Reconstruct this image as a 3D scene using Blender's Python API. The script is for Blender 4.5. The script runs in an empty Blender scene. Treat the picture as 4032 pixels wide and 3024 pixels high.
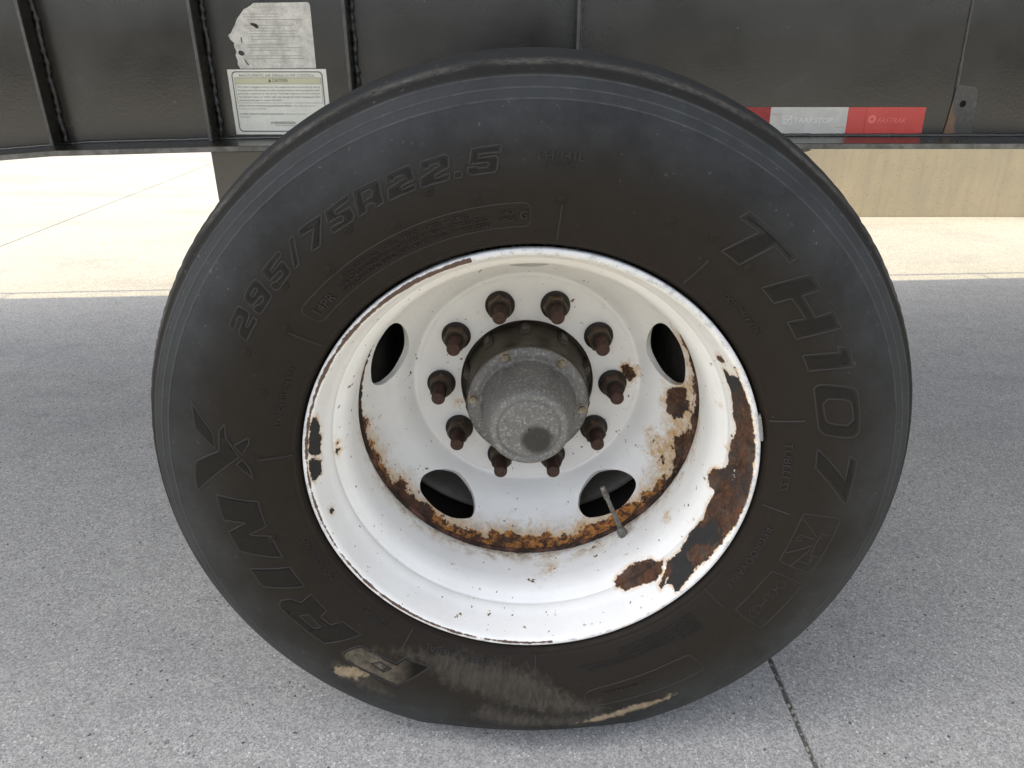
import bpy, bmesh, math, random
import numpy as np
from mathutils import Vector, Matrix
from mathutils.geometry import delaunay_2d_cdt

random.seed(7)
rng = np.random.default_rng(7)
R_ = math.radians
scene = bpy.context.scene
COL = scene.collection

# ------------------------------------------------------------------ camera
HG = .476                      # height of the wheel axis above the ground
cam = bpy.data.cameras.new("camera")
cam.sensor_width = 36.0
cam.lens = 36.0 * 2804.7 / 4032.0
cam.clip_start = .02
cam.clip_end = 2000
cam_ob = bpy.data.objects.new("camera", cam)
cam_ob.location = (-.025, -.802, HG + .4921)
cam_ob.rotation_euler = (R_(90 - 24.4816), 0, 0)
COL.objects.link(cam_ob)
scene.camera = cam_ob

# ------------------------------------------------------------------ sky, sun, exposure
SUN_EL, SUN_OFF = 60.0, 3.0    # the sun stands over the left end of the trailer, a little to the near side
world = bpy.data.worlds.new("World")
scene.world = world
world.use_nodes = True
wn = world.node_tree
sky = wn.nodes.new("ShaderNodeTexSky")
sky.sky_type = 'NISHITA'
sky.sun_disc = False
sky.sun_elevation = R_(SUN_EL)
sky.sun_rotation = R_(270 - SUN_OFF)
sky.air_density = 1.0
sky.dust_density = 3.0
sky.ozone_density = 1.0
hsv = wn.nodes.new("ShaderNodeHueSaturation")     # a milky, hazy sky
hsv.inputs["Saturation"].default_value = .46
wn.links.new(sky.outputs[0], hsv.inputs["Color"])
wn.links.new(hsv.outputs[0], wn.nodes["Background"].inputs[0])
wn.nodes["Background"].inputs[1].default_value = .15
sun = bpy.data.lights.new("sun", 'SUN')
sun.energy = 2.0
sun.angle = R_(.5)
sun.color = (1.0, .85, .52)
sun_ob = bpy.data.objects.new("sun", sun)
to_sun = Vector((-math.cos(R_(SUN_EL)) * math.cos(R_(SUN_OFF)), -math.cos(R_(SUN_EL)) * math.sin(R_(SUN_OFF)), math.sin(R_(SUN_EL))))
sun_ob.rotation_euler = to_sun.to_track_quat('Z', 'Y').to_euler()
sun_ob.location = to_sun * 20
COL.objects.link(sun_ob)
scene.view_settings.view_transform = 'Standard'
scene.view_settings.look = 'None'
scene.view_settings.gamma = 1.0
scene.view_settings.use_curve_mapping = False
scene.view_settings.exposure = 1.27
scene.cycles.max_bounces = 8
scene.cycles.diffuse_bounces = 5

# ------------------------------------------------------------------ material helpers
class NT:
    def __init__(s, name):
        s.m = bpy.data.materials.new(name); s.m.use_nodes = True
        s.t = s.m.node_tree; s.b = s.t.nodes["Principled BSDF"]
    def n(s, kind, **kw):
        nd = s.t.nodes.new(kind)
        for k, v in kw.items():
            if k.startswith("i_"):
                nd.inputs[k[2:].replace("_", " ")].default_value = v
            else:
                setattr(nd, k, v)
        return nd
    def put(s, sock, v):
        if v is None: return
        if isinstance(v, bpy.types.NodeSocket): s.t.links.new(v, sock)
        elif isinstance(v, tuple) and len(v) == 3 and sock.type == 'RGBA': sock.default_value = (*v, 1)
        else: sock.default_value = v
    def pos(s):
        return s.n("ShaderNodeTexCoord").outputs["Object"]
    def math(s, op, a, b=None, c=None, clamp=False):
        nd = s.n("ShaderNodeMath", operation=op, use_clamp=clamp)
        for i, v in enumerate((a, b, c)): s.put(nd.inputs[i], v)
        return nd.outputs[0]
    def noise(s, scale, detail=4, rough=.55, co=None, dist=0, kind='FBM'):
        nd = s.n("ShaderNodeTexNoise"); nd.noise_type = kind
        nd.inputs["Scale"].default_value = scale; nd.inputs["Detail"].default_value = detail
        nd.inputs["Roughness"].default_value = rough; nd.inputs["Distortion"].default_value = dist
        s.put(nd.inputs["Vector"], co if co is not None else s.pos())
        return nd.outputs[0]
    def voro(s, scale, co=None, feature='F1', out="Distance"):
        nd = s.n("ShaderNodeTexVoronoi"); nd.feature = feature
        nd.inputs["Scale"].default_value = scale
        s.put(nd.inputs["Vector"], co if co is not None else s.pos())
        return nd.outputs[out]
    def scaled(s, sx, sy, sz, co=None):
        nd = s.n("ShaderNodeMapping"); nd.inputs["Scale"].default_value = (sx, sy, sz)
        s.put(nd.inputs["Vector"], co if co is not None else s.pos())
        return nd.outputs[0]
    def step(s, v, a, b, lo=0., hi=1., smooth=False):
        nd = s.n("ShaderNodeMapRange", clamp=True)
        if smooth: nd.interpolation_type = 'SMOOTHSTEP'
        s.put(nd.inputs[0], v)
        for i, q in zip((1, 2, 3, 4), (a, b, lo, hi)): nd.inputs[i].default_value = q
        return nd.outputs[0]
    def mix(s, f, a, b):
        nd = s.n("ShaderNodeMix", data_type='RGBA')
        s.put(nd.inputs[0], f); s.put(nd.inputs[6], a); s.put(nd.inputs[7], b)
        return nd.outputs[2]
    def mixf(s, f, a, b):
        nd = s.n("ShaderNodeMix", data_type='FLOAT')
        s.put(nd.inputs[0], f); s.put(nd.inputs[2], a); s.put(nd.inputs[3], b)
        return nd.outputs[0]
    def attr(s, name):
        return s.n("ShaderNodeAttribute", attribute_name=name).outputs["Fac"]
    def sep(s, co=None):
        nd = s.n("ShaderNodeSeparateXYZ"); s.put(nd.inputs[0], co if co is not None else s.pos())
        return nd.outputs
    def bump(s, h, strength=.3, dist=.001, prev=None):
        nd = s.n("ShaderNodeBump"); nd.inputs["Strength"].default_value = strength
        nd.inputs["Distance"].default_value = dist
        s.put(nd.inputs["Height"], h)
        if prev is not None: s.put(nd.inputs["Normal"], prev)
        return nd.outputs[0]
    def out(s, col=None, rough=None, metal=None, spec=None, normal=None, ior=None, coat=None):
        for k, v in (("Base Color", col), ("Roughness", rough), ("Metallic", metal), ("Specular IOR Level", spec), ("Normal", normal), ("IOR", ior), ("Coat Weight", coat)):
            s.put(s.b.inputs[k], v)
        return s.m

def cyl_radius(m):
    x, y, z = m.sep()
    return m.math('SQRT', m.math('ADD', m.math('MULTIPLY', x, x), m.math('MULTIPLY', z, z)))

def mat_concrete():
    m = NT("concrete")
    g = m.n("ShaderNodeNewGeometry").outputs["Position"]
    big = m.noise(1.1, 3, .6, g); mid = m.noise(14, 5, .7, g)
    c = m.mix(m.step(big, .3, .7), (.415, .405, .385), (.47, .46, .435))
    c = m.mix(m.math('MULTIPLY', m.step(mid, .42, .75), .35), c, (.30, .30, .30))
    fine = m.noise(330, 2, .6, g)
    c = m.mix(m.step(fine, .52, .70, 0, .5), c, (.54, .535, .52))
    c = m.mix(m.step(m.noise(260, 2, .5, m.scaled(1, 1.2, 1, g)), .55, .67, 0, .5), c, (.17, .17, .17))
    for sc_, lo_, hi_ in ((230, .80, 1.15), (520, .72, 1.25)):
        vcol = m.n("ShaderNodeSeparateColor"); m.put(vcol.inputs[0], m.voro(sc_, g, out="Color"))
        mul = m.n("ShaderNodeVectorMath", operation='SCALE'); m.put(mul.inputs[0], c); m.put(mul.inputs["Scale"], m.step(vcol.outputs[0], 0, 1, lo_, hi_)); c = mul.outputs[0]
    # aggregate showing at the surface
    gd = m.n('ShaderNodeVectorMath', operation='ADD'); nz = m.n('ShaderNodeTexNoise'); nz.inputs['Scale'].default_value = 60; m.put(nz.inputs['Vector'], g); sv_ = m.n('ShaderNodeVectorMath', operation='SCALE'); sv_.inputs['Scale'].default_value = .012; m.put(sv_.inputs[0], nz.outputs[1]); m.put(gd.inputs[0], g); m.put(gd.inputs[1], sv_.outputs[0]); gw = gd.outputs[0]
    vd = m.voro(105, gw); vc = m.voro(105, gw, out="Color")
    sv = m.n("ShaderNodeSeparateColor"); m.put(sv.inputs[0], vc)
    dark = m.math('MULTIPLY', m.step(vd, .18, .27, 1, 0), m.step(sv.outputs[0], .90, .92))
    c = m.mix(dark, c, m.mix(m.step(sv.outputs[1], .7, .72), (.10, .10, .105), (.19, .155, .125)))
    vd2 = m.voro(140, g); vc2 = m.voro(140, g, out="Color")
    sv2 = m.n("ShaderNodeSeparateColor"); m.put(sv2.inputs[0], vc2)
    lite = m.math('MULTIPLY', m.step(vd2, .2, .28, 1, 0), m.step(sv2.outputs[0], .86, .88))
    c = m.mix(lite, c, (.72, .71, .69))
    vd3 = m.voro(32, g); vc3 = m.voro(32, g, out="Color")
    sv3 = m.n("ShaderNodeSeparateColor"); m.put(sv3.inputs[0], vc3)
    blot = m.math('MULTIPLY', m.step(vd3, .10, .16, 1, 0), m.step(sv3.outputs[0], .93, .94))
    c = m.mix(m.math('MULTIPLY', blot, .5), c, (.10, .10, .105))
    # rubbed tyre marks and old spills, soft and wide
    st = m.step(m.noise(2.3, 5, .65, m.scaled(.35, 1, 1, g)), .50, .76, 0, .42)
    c = m.mix(st, c, (.2, .2, .205))
    nrm = m.bump(m.math('ADD', m.noise(300, 3, .7, g), m.math('MULTIPLY', vd, -.4)), .3, .0010)
    return m.out(c, .95, 0, 0.0, nrm)

def mat_rubber(name, dust=True, fill=False, ridge=False):
    m = NT(name)
    co = m.pos(); R = cyl_radius(m)
    if fill:
        w = m.n("ShaderNodeTexWave", wave_type='BANDS', bands_direction='DIAGONAL')
        w.inputs["Scale"].default_value = 190; w.inputs["Distortion"].default_value = 0
        m.put(w.inputs["Vector"], co)
        c = m.mix(m.noise(60, 4, .6, co), (.0055, .0046, .0038), (.010, .0084, .0068))
        nrm = m.bump(w.outputs[1], .5, .0008)
        return m.out(c, .62, 0, .25, nrm)
    if ridge:
        c = m.mix(m.noise(40, 4, .6, co), (.017, .0163, .0153), (.034, .0333, .032))
        return m.out(c, .6, 0, .28)
    n1 = m.noise(9, 6, .65, co); n2 = m.noise(45, 5, .7, co); n3 = m.noise(160, 4, .6, co)
    c = m.mix(m.step(R, .30, .40), (.0148, .0108, .0078), (.0142, .0121, .0100))
    c = m.mix(m.step(R, .395, .455, smooth=True), c, (.0175, .0185, .0195))
    if dust:
        # dry grey bloom on the outer half, patchy, tinted blue to stand for sky light
        z = m.sep(co)[2]
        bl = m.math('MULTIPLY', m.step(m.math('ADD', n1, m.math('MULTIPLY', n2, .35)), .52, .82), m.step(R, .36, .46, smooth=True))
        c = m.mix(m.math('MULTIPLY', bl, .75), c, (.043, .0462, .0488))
        c = m.mix(m.step(n2, .60, .80, 0, .30), c, (.048, .050, .051))
        c = m.mix(m.step(m.noise(30, 5, .7, co), .52, .8, 0, .25), c, (.006, .0054, .0046))
        # paler bands between the moulded rings, caught light painted along the ring crests, scrubbed dusty shoulder
        band = m.math('MULTIPLY', m.step(R, .4555, .4575), m.step(R, .477, .479, 1, 0))
        c = m.mix(m.math('MULTIPLY', band, m.step(n2, .25, .7, .15, .7)), c, (.037, .0405, .0430))
        ringw = m.math('MINIMUM', m.math('MINIMUM', m.math('ABSOLUTE', m.math('SUBTRACT', R, .478)), m.math('ABSOLUTE', m.math('SUBTRACT', R, .467))), m.math('ABSOLUTE', m.math('SUBTRACT', R, .4565)))
        c = m.mix(m.math('MULTIPLY', m.step(ringw, .0004, .0012, 1, 0), m.step(n2, .35, .65, .15, .8)), c, (.075, .076, .074))
        sh = m.math('MULTIPLY', m.step(R, .4785, .4805), m.step(R, .4905, .4945, 1, 0))
        c = m.mix(m.math('MULTIPLY', sh, .85), c, m.mix(m.noise(60, 5, .7, co), (.0075, .007, .0065), (.026, .0245, .022)))
        c = m.mix(m.step(R, .4935, .4965), c, m.mix(n2, (.018, .019, .0205), (.034, .036, .038)))
        xx, yy_, zz_ = m.sep(co)
        cmb = m.n("ShaderNodeCombineXYZ"); m.put(cmb.inputs[0], m.math('MULTIPLY', m.math('DIVIDE', xx, R), .2)); m.put(cmb.inputs[1], m.math('ADD', R, m.math('MULTIPLY', yy_, .5))); m.put(cmb.inputs[2], m.math('MULTIPLY', m.math('DIVIDE', zz_, R), .2))
        sc = m.noise(260, 6, .75, cmb.outputs[0]); sc2 = m.noise(14, 3, .5, co)
        dR = m.math('ABSOLUTE', m.math('SUBTRACT', m.math('ADD', R, m.math('MULTIPLY', m.math('SUBTRACT', sc2, .5), .006)), .4915))
        scm = m.math('MULTIPLY', m.step(dR, .0008, .0042, 1, 0), m.math('MULTIPLY', m.step(sc, .36, .62), m.step(m.math('DIVIDE', zz_, R), -.75, .25, .15, .85)))
        c = m.mix(m.math('MULTIPLY', scm, m.step(sc2, .34, .6, .25, 1)), c, (.15, .143, .125))
        fk = m.math('MULTIPLY', m.step(m.noise(150, 3, .55, co), .67, .70), m.step(n1, .45, .6, .1, .75))
        c = m.mix(m.math('MULTIPLY', fk, m.step(R, .38, .43)), c, (.105, .105, .10))
        # bits of grit stuck on
        gv = m.voro(170, co); gc = m.voro(170, co, out="Color")
        sg = m.n("ShaderNodeSeparateColor"); m.put(sg.inputs[0], gc)
        gr = m.math('MULTIPLY', m.step(gv, .16, .24, 1, 0), m.step(sg.outputs[0], .988, .990))
        c = m.mix(m.math('MULTIPLY', gr, .25), c, (.10, .098, .09))
        # dried mud
        fl = m.noise(70, 6, .72, m.scaled(1.2, 1, 1, co)); cm2 = m.n("ShaderNodeCombineXYZ"); m.put(cm2.inputs[0], m.math('MULTIPLY', m.math('DIVIDE', xx, R), .38)); m.put(cm2.inputs[1], m.math('MULTIPLY', R, .30)); m.put(cm2.inputs[2], m.math('MULTIPLY', m.math('DIVIDE', zz_, R), .38))
        fl2 = m.noise(150, 6, .75, cm2.outputs[0])
        du = m.math('ADD', m.attr("dust"), m.math('MULTIPLY', m.math('SUBTRACT', fl, .5), .06))
        c = m.mix(m.math('MULTIPLY', m.step(du, -.014, .003, 1, 0), m.step(fl2, .28, .76, .08, .75)), c, (.088, .079, .066))
        d2 = m.math('ADD', m.attr("dust_cake"), m.math('MULTIPLY', m.math('SUBTRACT', fl, .5), .03))
        c = m.mix(m.math('MULTIPLY', m.step(d2, -.006, .002, 1, 0), m.step(fl2, .25, .62, .35, .95)), c, (.15, .132, .108))
        mu = m.math('ADD', m.attr("mud"), m.math('MULTIPLY', m.math('SUBTRACT', fl, .5), .036))
        c = m.mix(m.math('MULTIPLY', m.step(mu, -.004, .002, 1, 0), m.step(fl2, .3, .58, .35, 1)), c, (.30, .235, .16))
    hgt = m.math('ADD', m.math('MULTIPLY', n3, .5), n2)
    sc_b = m.math('MULTIPLY', m.step(R, .484, .492), m.noise(120, 5, .8, m.scaled(1, 3, 1, co)))
    nrm = m.bump(m.math('ADD', hgt, m.math('MULTIPLY', sc_b, 4)), .35, .0009)
    return m.out(c, m.math('MAXIMUM', m.step(n2, .3, .7, .50, .70), m.step(R, .478, .481, 0, .8)), 0, .20, nrm)

def mat_dusty():
    m = NT("dusty_rubber"); co = m.pos()
    n = m.noise(80, 6, .72, co); w = m.step(m.sep(co)[0], -.168, -.205)
    c = m.mix(m.math('MULTIPLY', m.step(n, .32, .6, .2, 1), w), (.008, .007, .006), (.12, .103, .080))
    return m.out(c, .8, 0, .15)

def rust_colour(m, co):
    a = m.noise(55, 6, .7, co); b = m.noise(190, 5, .7, co)
    c = m.mix(m.step(a, .35, .65), (.016, .010, .008), (.098, .040, .018))
    return m.mix(m.step(b, .48, .72, 0, .75), c, (.19, .078, .028)), a, b

def mat_rim():
    m = NT("white_wheel_paint")
    co = m.pos(); R = cyl_radius(m)
    n1 = m.noise(12, 5, .6, co); n2 = m.noise(140, 6, .7, co); n3 = m.noise(45, 6, .72, co)
    c = m.mix(m.step(n1, .35, .7), (.89, .89, .87), (.83, .825, .80))
    c = m.mix(m.step(n2, .58, .8, 0, .25), c, (.5, .48, .43))
    wear = m.math('MULTIPLY', m.math('SUBTRACT', n3, .5), .020)
    wear = m.math('ADD', wear, m.math('MULTIPLY', m.math('SUBTRACT', n2, .5), .011))
    # grime creeping out of the joint of disc and barrel
    stain = m.math('ADD', m.attr("stain"), m.math('MULTIPLY', wear, 3.2))
    sm_ = m.step(stain, -.011, .006, 1, 0)
    spots = m.step(m.noise(75, 6, .8, co), .40, .58)
    c = m.mix(m.math('MULTIPLY', sm_, m.math('MULTIPLY', spots, .92)), c, m.mix(m.noise(100, 5, .7, co), (.66, .34, .07), (.30, .11, .02)))
    c = m.mix(m.math('MULTIPLY', sm_, .28), c, (.68, .52, .27))
    grime = m.math('ADD', m.attr("grime"), m.math('MULTIPLY', wear, 2.4))
    gm = m.step(grime, -.012, .012, 1, 0)
    c = m.mix(m.math('MULTIPLY', gm, m.step(n3, .44, .64, .0, .8)), c, m.mix(m.step(n3, .5, .66), (.62, .42, .17), (.20, .13, .06)))
    # small chips and specks
    chip = m.step(m.noise(150, 3, .5, co), .715, .73)
    chip2 = m.math('MULTIPLY', m.step(m.noise(60, 4, .6, co), .685, .693), m.step(m.noise(7, 2, .5, co), .46, .5))
    halo = m.step(m.noise(60, 4, .6, co), .65, .70, 0, .6)
    c = m.mix(m.math('MULTIPLY', halo, m.step(m.noise(7, 2, .5, co), .46, .5)), c, (.60, .40, .16))
    c = m.mix(m.math('MAXIMUM', chip, chip2), c, (.06, .045, .035))
    rc, a, b = rust_colour(m, co)
    rs = m.math('ADD', m.attr("rust"), wear)
    rhalo = m.step(rs, .0005, .007, .85, 0)
    c = m.mix(m.math('MULTIPLY', rhalo, m.step(n2, .42, .6)), c, (.62, .36, .10))
    rm = m.step(rs, -.0004, .0004, 1, 0)
    pm_n = m.math('ADD', m.attr("primer"), m.math('MULTIPLY', m.math('SUBTRACT', m.noise(42, 6, .75, co), .5), .085))
    pm = m.step(pm_n, -.001, .001, 1, 0)
    dk = m.mix(m.noise(90, 4, .6, co), (.012, .013, .014), (.034, .032, .030))
    grey = m.step(m.noise(32, 5, .7, co), .5, .62, 0, .55)
    rc2 = m.mix(grey, rc, (.085, .07, .058))
    rc2 = m.mix(m.step(m.noise(20, 4, .7, co), .52, .62, 0, .8), rc2, (.030, .026, .024))
    rr = m.mix(pm, rc2, dk)
    flk = m.step(m.noise(48, 5, .7, m.scaled(1, 1.1, .9, co)), .685, .69)
    rr = m.mix(flk, rr, (.7, .68, .63))
    oc = m.math('MULTIPLY', m.step(m.attr("orange"), -.003, .003, 1, 0), m.step(m.noise(62, 6, .75, co, .5), .46, .56))
    rr = m.mix(oc, rr, m.mix(m.step(m.noise(130, 5, .7, co), .35, .65), (.58, .25, .06), (.22, .08, .02)))
    c = m.mix(rm, c, rr)
    # bright worn edge of the flange
    ed = m.math('ADD', m.attr("edge"), m.math('MULTIPLY', wear, .7))
    em = m.step(ed, -.001, .0012, 1, 0)
    c = m.mix(m.math('MULTIPLY', em, .9), c, m.mix(m.step(m.noise(85, 6, .8, co), .50, .62), (.70, .71, .73), (.40, .41, .43)))
    ln = m.math('ADD', m.attr("line"), m.math('MULTIPLY', wear, .35))
    c = m.mix(m.step(ln, -.0003, .0004, 1, 0), c, m.mix(n2, (.05, .028, .02), (.13, .075, .05)))
    rough = m.mixf(rm, m.step(n1, .3, .7, .30, .46), .85)
    hgt = m.math('ADD', m.math('MULTIPLY', rm, -1), m.math('MULTIPLY', m.math('MULTIPLY', rm, b), 1.2))
    nrm = m.bump(hgt, .5, .0007, m.bump(m.noise(350, 2, .5, co), .05, .0006))
    return m.out(c, rough, 0, .45, nrm)

def mat_rusty(name, tone=1.0, dark=(.022, .016, .012)):
    m = NT(name); co = m.pos()
    rc, a, b = rust_colour(m, co)
    c = m.mix(m.step(m.noise(30, 4, .6, co), .45, .62), dark, m.mix(m.noise(300, 3, .6, co), (.072 * tone, .036 * tone, .026 * tone), (.125 * tone, .06 * tone, .04 * tone)))
    nrm = m.bump(m.noise(420, 4, .7, co), .6, .0008)
    return m.out(c, .78, .1, .35, nrm)

def mat_cast():
    m = NT("cast_aluminium"); co = m.pos()
    n = m.noise(250, 4, .6, co, .6); c = m.mix(m.step(m.noise(20, 3, .5, co), .3, .7), (.14, .139, .136), (.185, .183, .178))
    c = m.mix(m.step(n, .53, .63, 0, .55), c, (.40, .395, .385))
    c = m.mix(m.step(m.noise(80, 4, .6, co), .57, .72, 0, .5), c, (.17, .15, .125))
    # oil weep round the vent in the end face
    x, y, z = m.sep(co)
    dx = m.math('SUBTRACT', x, .012); dz = m.math('ADD', z, .017)
    d = m.math('SQRT', m.math('ADD', m.math('MULTIPLY', dx, dx), m.math('MULTIPLY', dz, dz)))
    d = m.math('ADD', d, m.math('MULTIPLY', m.math('SUBTRACT', m.noise(60, 4, .6, co), .5), .009))
    oil = m.math('MULTIPLY', m.step(d, .017, .028, 1, 0, True), m.step(y, .1235, .128, 1, 0))
    c = m.mix(m.math('MULTIPLY', oil, .93), c, (.028, .027, .025))
    nrm = m.bump(m.noise(230, 4, .7, co), .7, .001)
    return m.out(c, m.mixf(oil, .58, .4), .35, .4, nrm)

def mat_simple(name, col, rough=.5, metal=0., col2=None, scale=40, bump=0., bscale=200, spec=.5):
    m = NT(name); co = m.pos()
    c = col if col2 is None else m.mix(m.step(m.noise(scale, 5, .65, co), .35, .65), col, col2)
    nrm = m.bump(m.noise(bscale, 4, .6, co), bump, .001) if bump else None
    return m.out(c, rough, metal, spec, nrm)

def mat_black_paint():
    m = NT("black_chassis_paint"); co = m.pos()
    n = m.noise(5, 5, .6, co); p = m.noise(250, 1.5, .4, co); s = m.noise(26, 5, .7, m.scaled(1, 1, .25, co))
    c = m.mix(m.step(n, .3, .7), (.0105, .0084, .0046), (.0180, .0145, .0085))
    c = m.mix(m.step(s, .52, .8, 0, .4), c, (.026, .0225, .017))
    sp = m.step(m.noise(95, 3, .5, co), .765, .78)
    c = m.mix(sp, c, (.16, .14, .11))
    c = m.mix(m.step(m.noise(60, 3, .5, co), .75, .765), c, (.006, .006, .006))
    nrm = m.bump(p, .11, .0010)
    return m.out(c, m.step(n, .3, .7, .20, .30), 0, .5, nrm, ior=1.85)

def mat_paper(name, col, dirt, amt):
    m = NT(name); co = m.pos()
    n = m.noise(55, 6, .75, co); n2 = m.noise(260, 4, .7, m.scaled(1, 1, 2, co))
    c = m.mix(m.step(n, .4, .75, 0, amt), col, dirt)
    c = m.mix(m.step(n2, .62, .72, 0, amt * .8), c, (.05, .048, .045))
    return m.out(c, .5, 0, .4)

def mat_barrier():
    m = NT("barrier_concrete"); co = m.pos()
    st = m.noise(22, 5, .6, m.scaled(1, 1, .10, co)); n = m.noise(4, 4, .6, co)
    c = m.mix(m.step(n, .3, .7), (.62, .54, .39), (.52, .46, .35))
    c = m.mix(m.step(st, .45, .8, 0, .4), c, (.37, .33, .26))
    v = m.voro(52, co); vc = m.voro(52, co, out="Color")
    sv = m.n("ShaderNodeSeparateColor"); m.put(sv.inputs[0], vc)
    hole = m.math('MULTIPLY', m.step(v, .14, .24, 1, 0), m.step(sv.outputs[0], .55, .6))
    c = m.mix(m.math('MULTIPLY', hole, .6), c, (.30, .25, .18))
    nrm = m.bump(m.math('ADD', m.math('MULTIPLY', hole, -1), m.noise(90, 4, .6, co)), .4, .004)
    return m.out(c, .88, 0, .3, nrm)

M = dict(
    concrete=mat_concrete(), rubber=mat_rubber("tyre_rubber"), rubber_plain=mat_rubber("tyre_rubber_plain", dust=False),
    letter_fill=mat_rubber("hatched_rubber", fill=True), dusty=mat_dusty(), letter_ridge=mat_rubber("ridge_rubber", ridge=True),
    rim=mat_rim(), nut=mat_simple("rusty_nut", (.052, .032, .017), .55, .15, (.115, .066, .032), 70, .5, 380), washer=mat_simple("dark_washer", (.010, .0085, .0065), .6, .1, (.028, .021, .014), 90, .5, 300), stud=mat_simple("rusty_stud", (.042, .021, .014), .75, .1, (.080, .042, .028), 120, .5, 420), hub=mat_simple("greasy_hub", (.035, .027, .019), .55, .2, (.085, .07, .048), 30, .4, 160),
    drum=mat_simple("brake_drum", (.045, .041, .035), .8, 0, (.08, .07, .06), 25, .3), cast=mat_cast(),
    zinc=mat_simple("zinc_bolt", (.30, .285, .25), .42, .8, (.15, .125, .09), 160, .5, 300), bead=mat_rusty("rusty_weld", 1.5, (.03, .018, .012)),
    black=mat_black_paint(), weld=mat_simple("painted_weld", (.035, .033, .03), .35, 0, (.075, .07, .062), 60, .5, 220),
    edge=mat_simple("scraped_flange_edge", (.085, .08, .07), .6, 0, (.19, .18, .16), 45, .5, 160), seamm=mat_simple("seam_paint", (.075, .07, .06), .4, 0, (.11, .105, .095), 50, .4, 150),
    rust=mat_rusty("rusty_lug", 1.9, (.05, .03, .018)), valve=mat_simple("valve_steel", (.10, .098, .09), .5, .5, (.22, .21, .19), 90),
    lead=mat_simple("wheel_weight_lead", (.28, .28, .27), .45, .6, (.28, .28, .27), 90), label=mat_paper("label_paper", (.92, .90, .78), (.68, .64, .50), .4),
    old_label=mat_paper("worn_label_paper", (.80, .77, .68), (.30, .28, .25), .8), ink=mat_simple("black_ink", (.09, .088, .08), .5),
    pale_ink=mat_simple("faded_ink", (.32, .30, .25), .5), white_ink=mat_simple("white_lettering", (.92, .90, .84), .5),
    torn=mat_simple("label_tear", (.022, .021, .02), .6, 0, (.06, .056, .05), 90),
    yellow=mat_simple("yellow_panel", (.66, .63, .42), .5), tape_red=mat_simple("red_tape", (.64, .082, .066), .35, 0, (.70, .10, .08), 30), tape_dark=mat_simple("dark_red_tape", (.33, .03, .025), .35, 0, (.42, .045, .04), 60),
    tape_white=mat_simple("silver_tape", (.68, .66, .59), .3, 0, (.58, .56, .50), 40), red_ink=mat_simple("red_ink", (.62, .14, .11), .4), pink=mat_simple("pale_red_ink", (.88, .21, .17), .35), barrier=mat_barrier(),
    grit=mat_simple("joint_grit", (.11, .105, .095), .9, 0, (.22, .21, .19), 220, .8, 260), pebble=mat_simple("pebble_stone", (.42, .39, .35), .8, 0, (.22, .2, .18), 90),
    deck=mat_simple("pale_bounce_deck", (.62, .61, .58), .5, .2),  # pale, so the unseen deck reflects light into the shade below
)

# ------------------------------------------------------------------ mesh helpers
def mesh_ob(name, verts, faces, mat, parent=None, smooth=False, loc=None):
    me = bpy.data.meshes.new(name)
    if isinstance(verts, np.ndarray): verts = verts.tolist()
    if isinstance(faces, np.ndarray): faces = faces.tolist()
    me.from_pydata(verts, [], faces)
    me.materials.append(mat)
    if smooth: me.polygons.foreach_set("use_smooth", [True] * len(me.polygons))
    me.update()
    o = bpy.data.objects.new(name, me)
    COL.objects.link(o)
    if parent is not None: o.parent = parent
    if loc is not None: o.location = loc
    return o
def bm_ob(name, bm, mat, parent=None, smooth=False, loc=None):
    bmesh.ops.recalc_face_normals(bm, faces=bm.faces)
    me = bpy.data.meshes.new(name); bm.to_mesh(me); bm.free()
    me.materials.append(mat)
    if smooth: me.polygons.foreach_set("use_smooth", [True] * len(me.polygons))
    o = bpy.data.objects.new(name, me); COL.objects.link(o)
    if parent is not None: o.parent = parent
    if loc is not None: o.location = loc
    return o
def empty(name, loc=(0, 0, 0), parent=None):
    o = bpy.data.objects.new(name, None); o.empty_display_size = .1; o.location = loc
    COL.objects.link(o)
    if parent is not None: o.parent = parent
    return o
def box_bm(bm, x0, x1, y0, y1, z0, z1, bevel=0):
    r = bmesh.ops.create_cube(bm, size=1)
    for v in r['verts']:
        v.co = Vector((x0 + (v.co.x + .5) * (x1 - x0), y0 + (v.co.y + .5) * (y1 - y0), z0 + (v.co.z + .5) * (z1 - z0)))
    if bevel:
        es = list({e for v in r['verts'] for e in v.link_edges})
        bmesh.ops.bevel(bm, geom=es, offset=bevel, segments=2, affect='EDGES')
def lathe(name, prof, seg, mat, parent=None, smooth=True, a0=0., a1=2 * math.pi):
    """surface of revolution about the y axis; prof is a list of (R, y)"""
    prof = np.array(prof, float); n = len(prof)
    full = abs(a1 - a0 - 2 * math.pi) < 1e-6
    a = np.linspace(a0, a1, seg, endpoint=False) if full else np.linspace(a0, a1, seg)
    V = np.stack([np.outer(np.cos(a), prof[:, 0]), np.broadcast_to(prof[:, 1], (len(a), n)), np.outer(np.sin(a), prof[:, 0])], -1).reshape(-1, 3)
    m = len(a); i = np.arange(m if full else m - 1)[:, None]; j = np.arange(n - 1)[None]
    i2 = (i + 1) % m
    F = np.stack([(i * n + j), (i2 * n + j), (i2 * n + j + 1), (i * n + j + 1)], -1).reshape(-1, 4)
    return mesh_ob(name, V, F, mat, parent, smooth)
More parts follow.
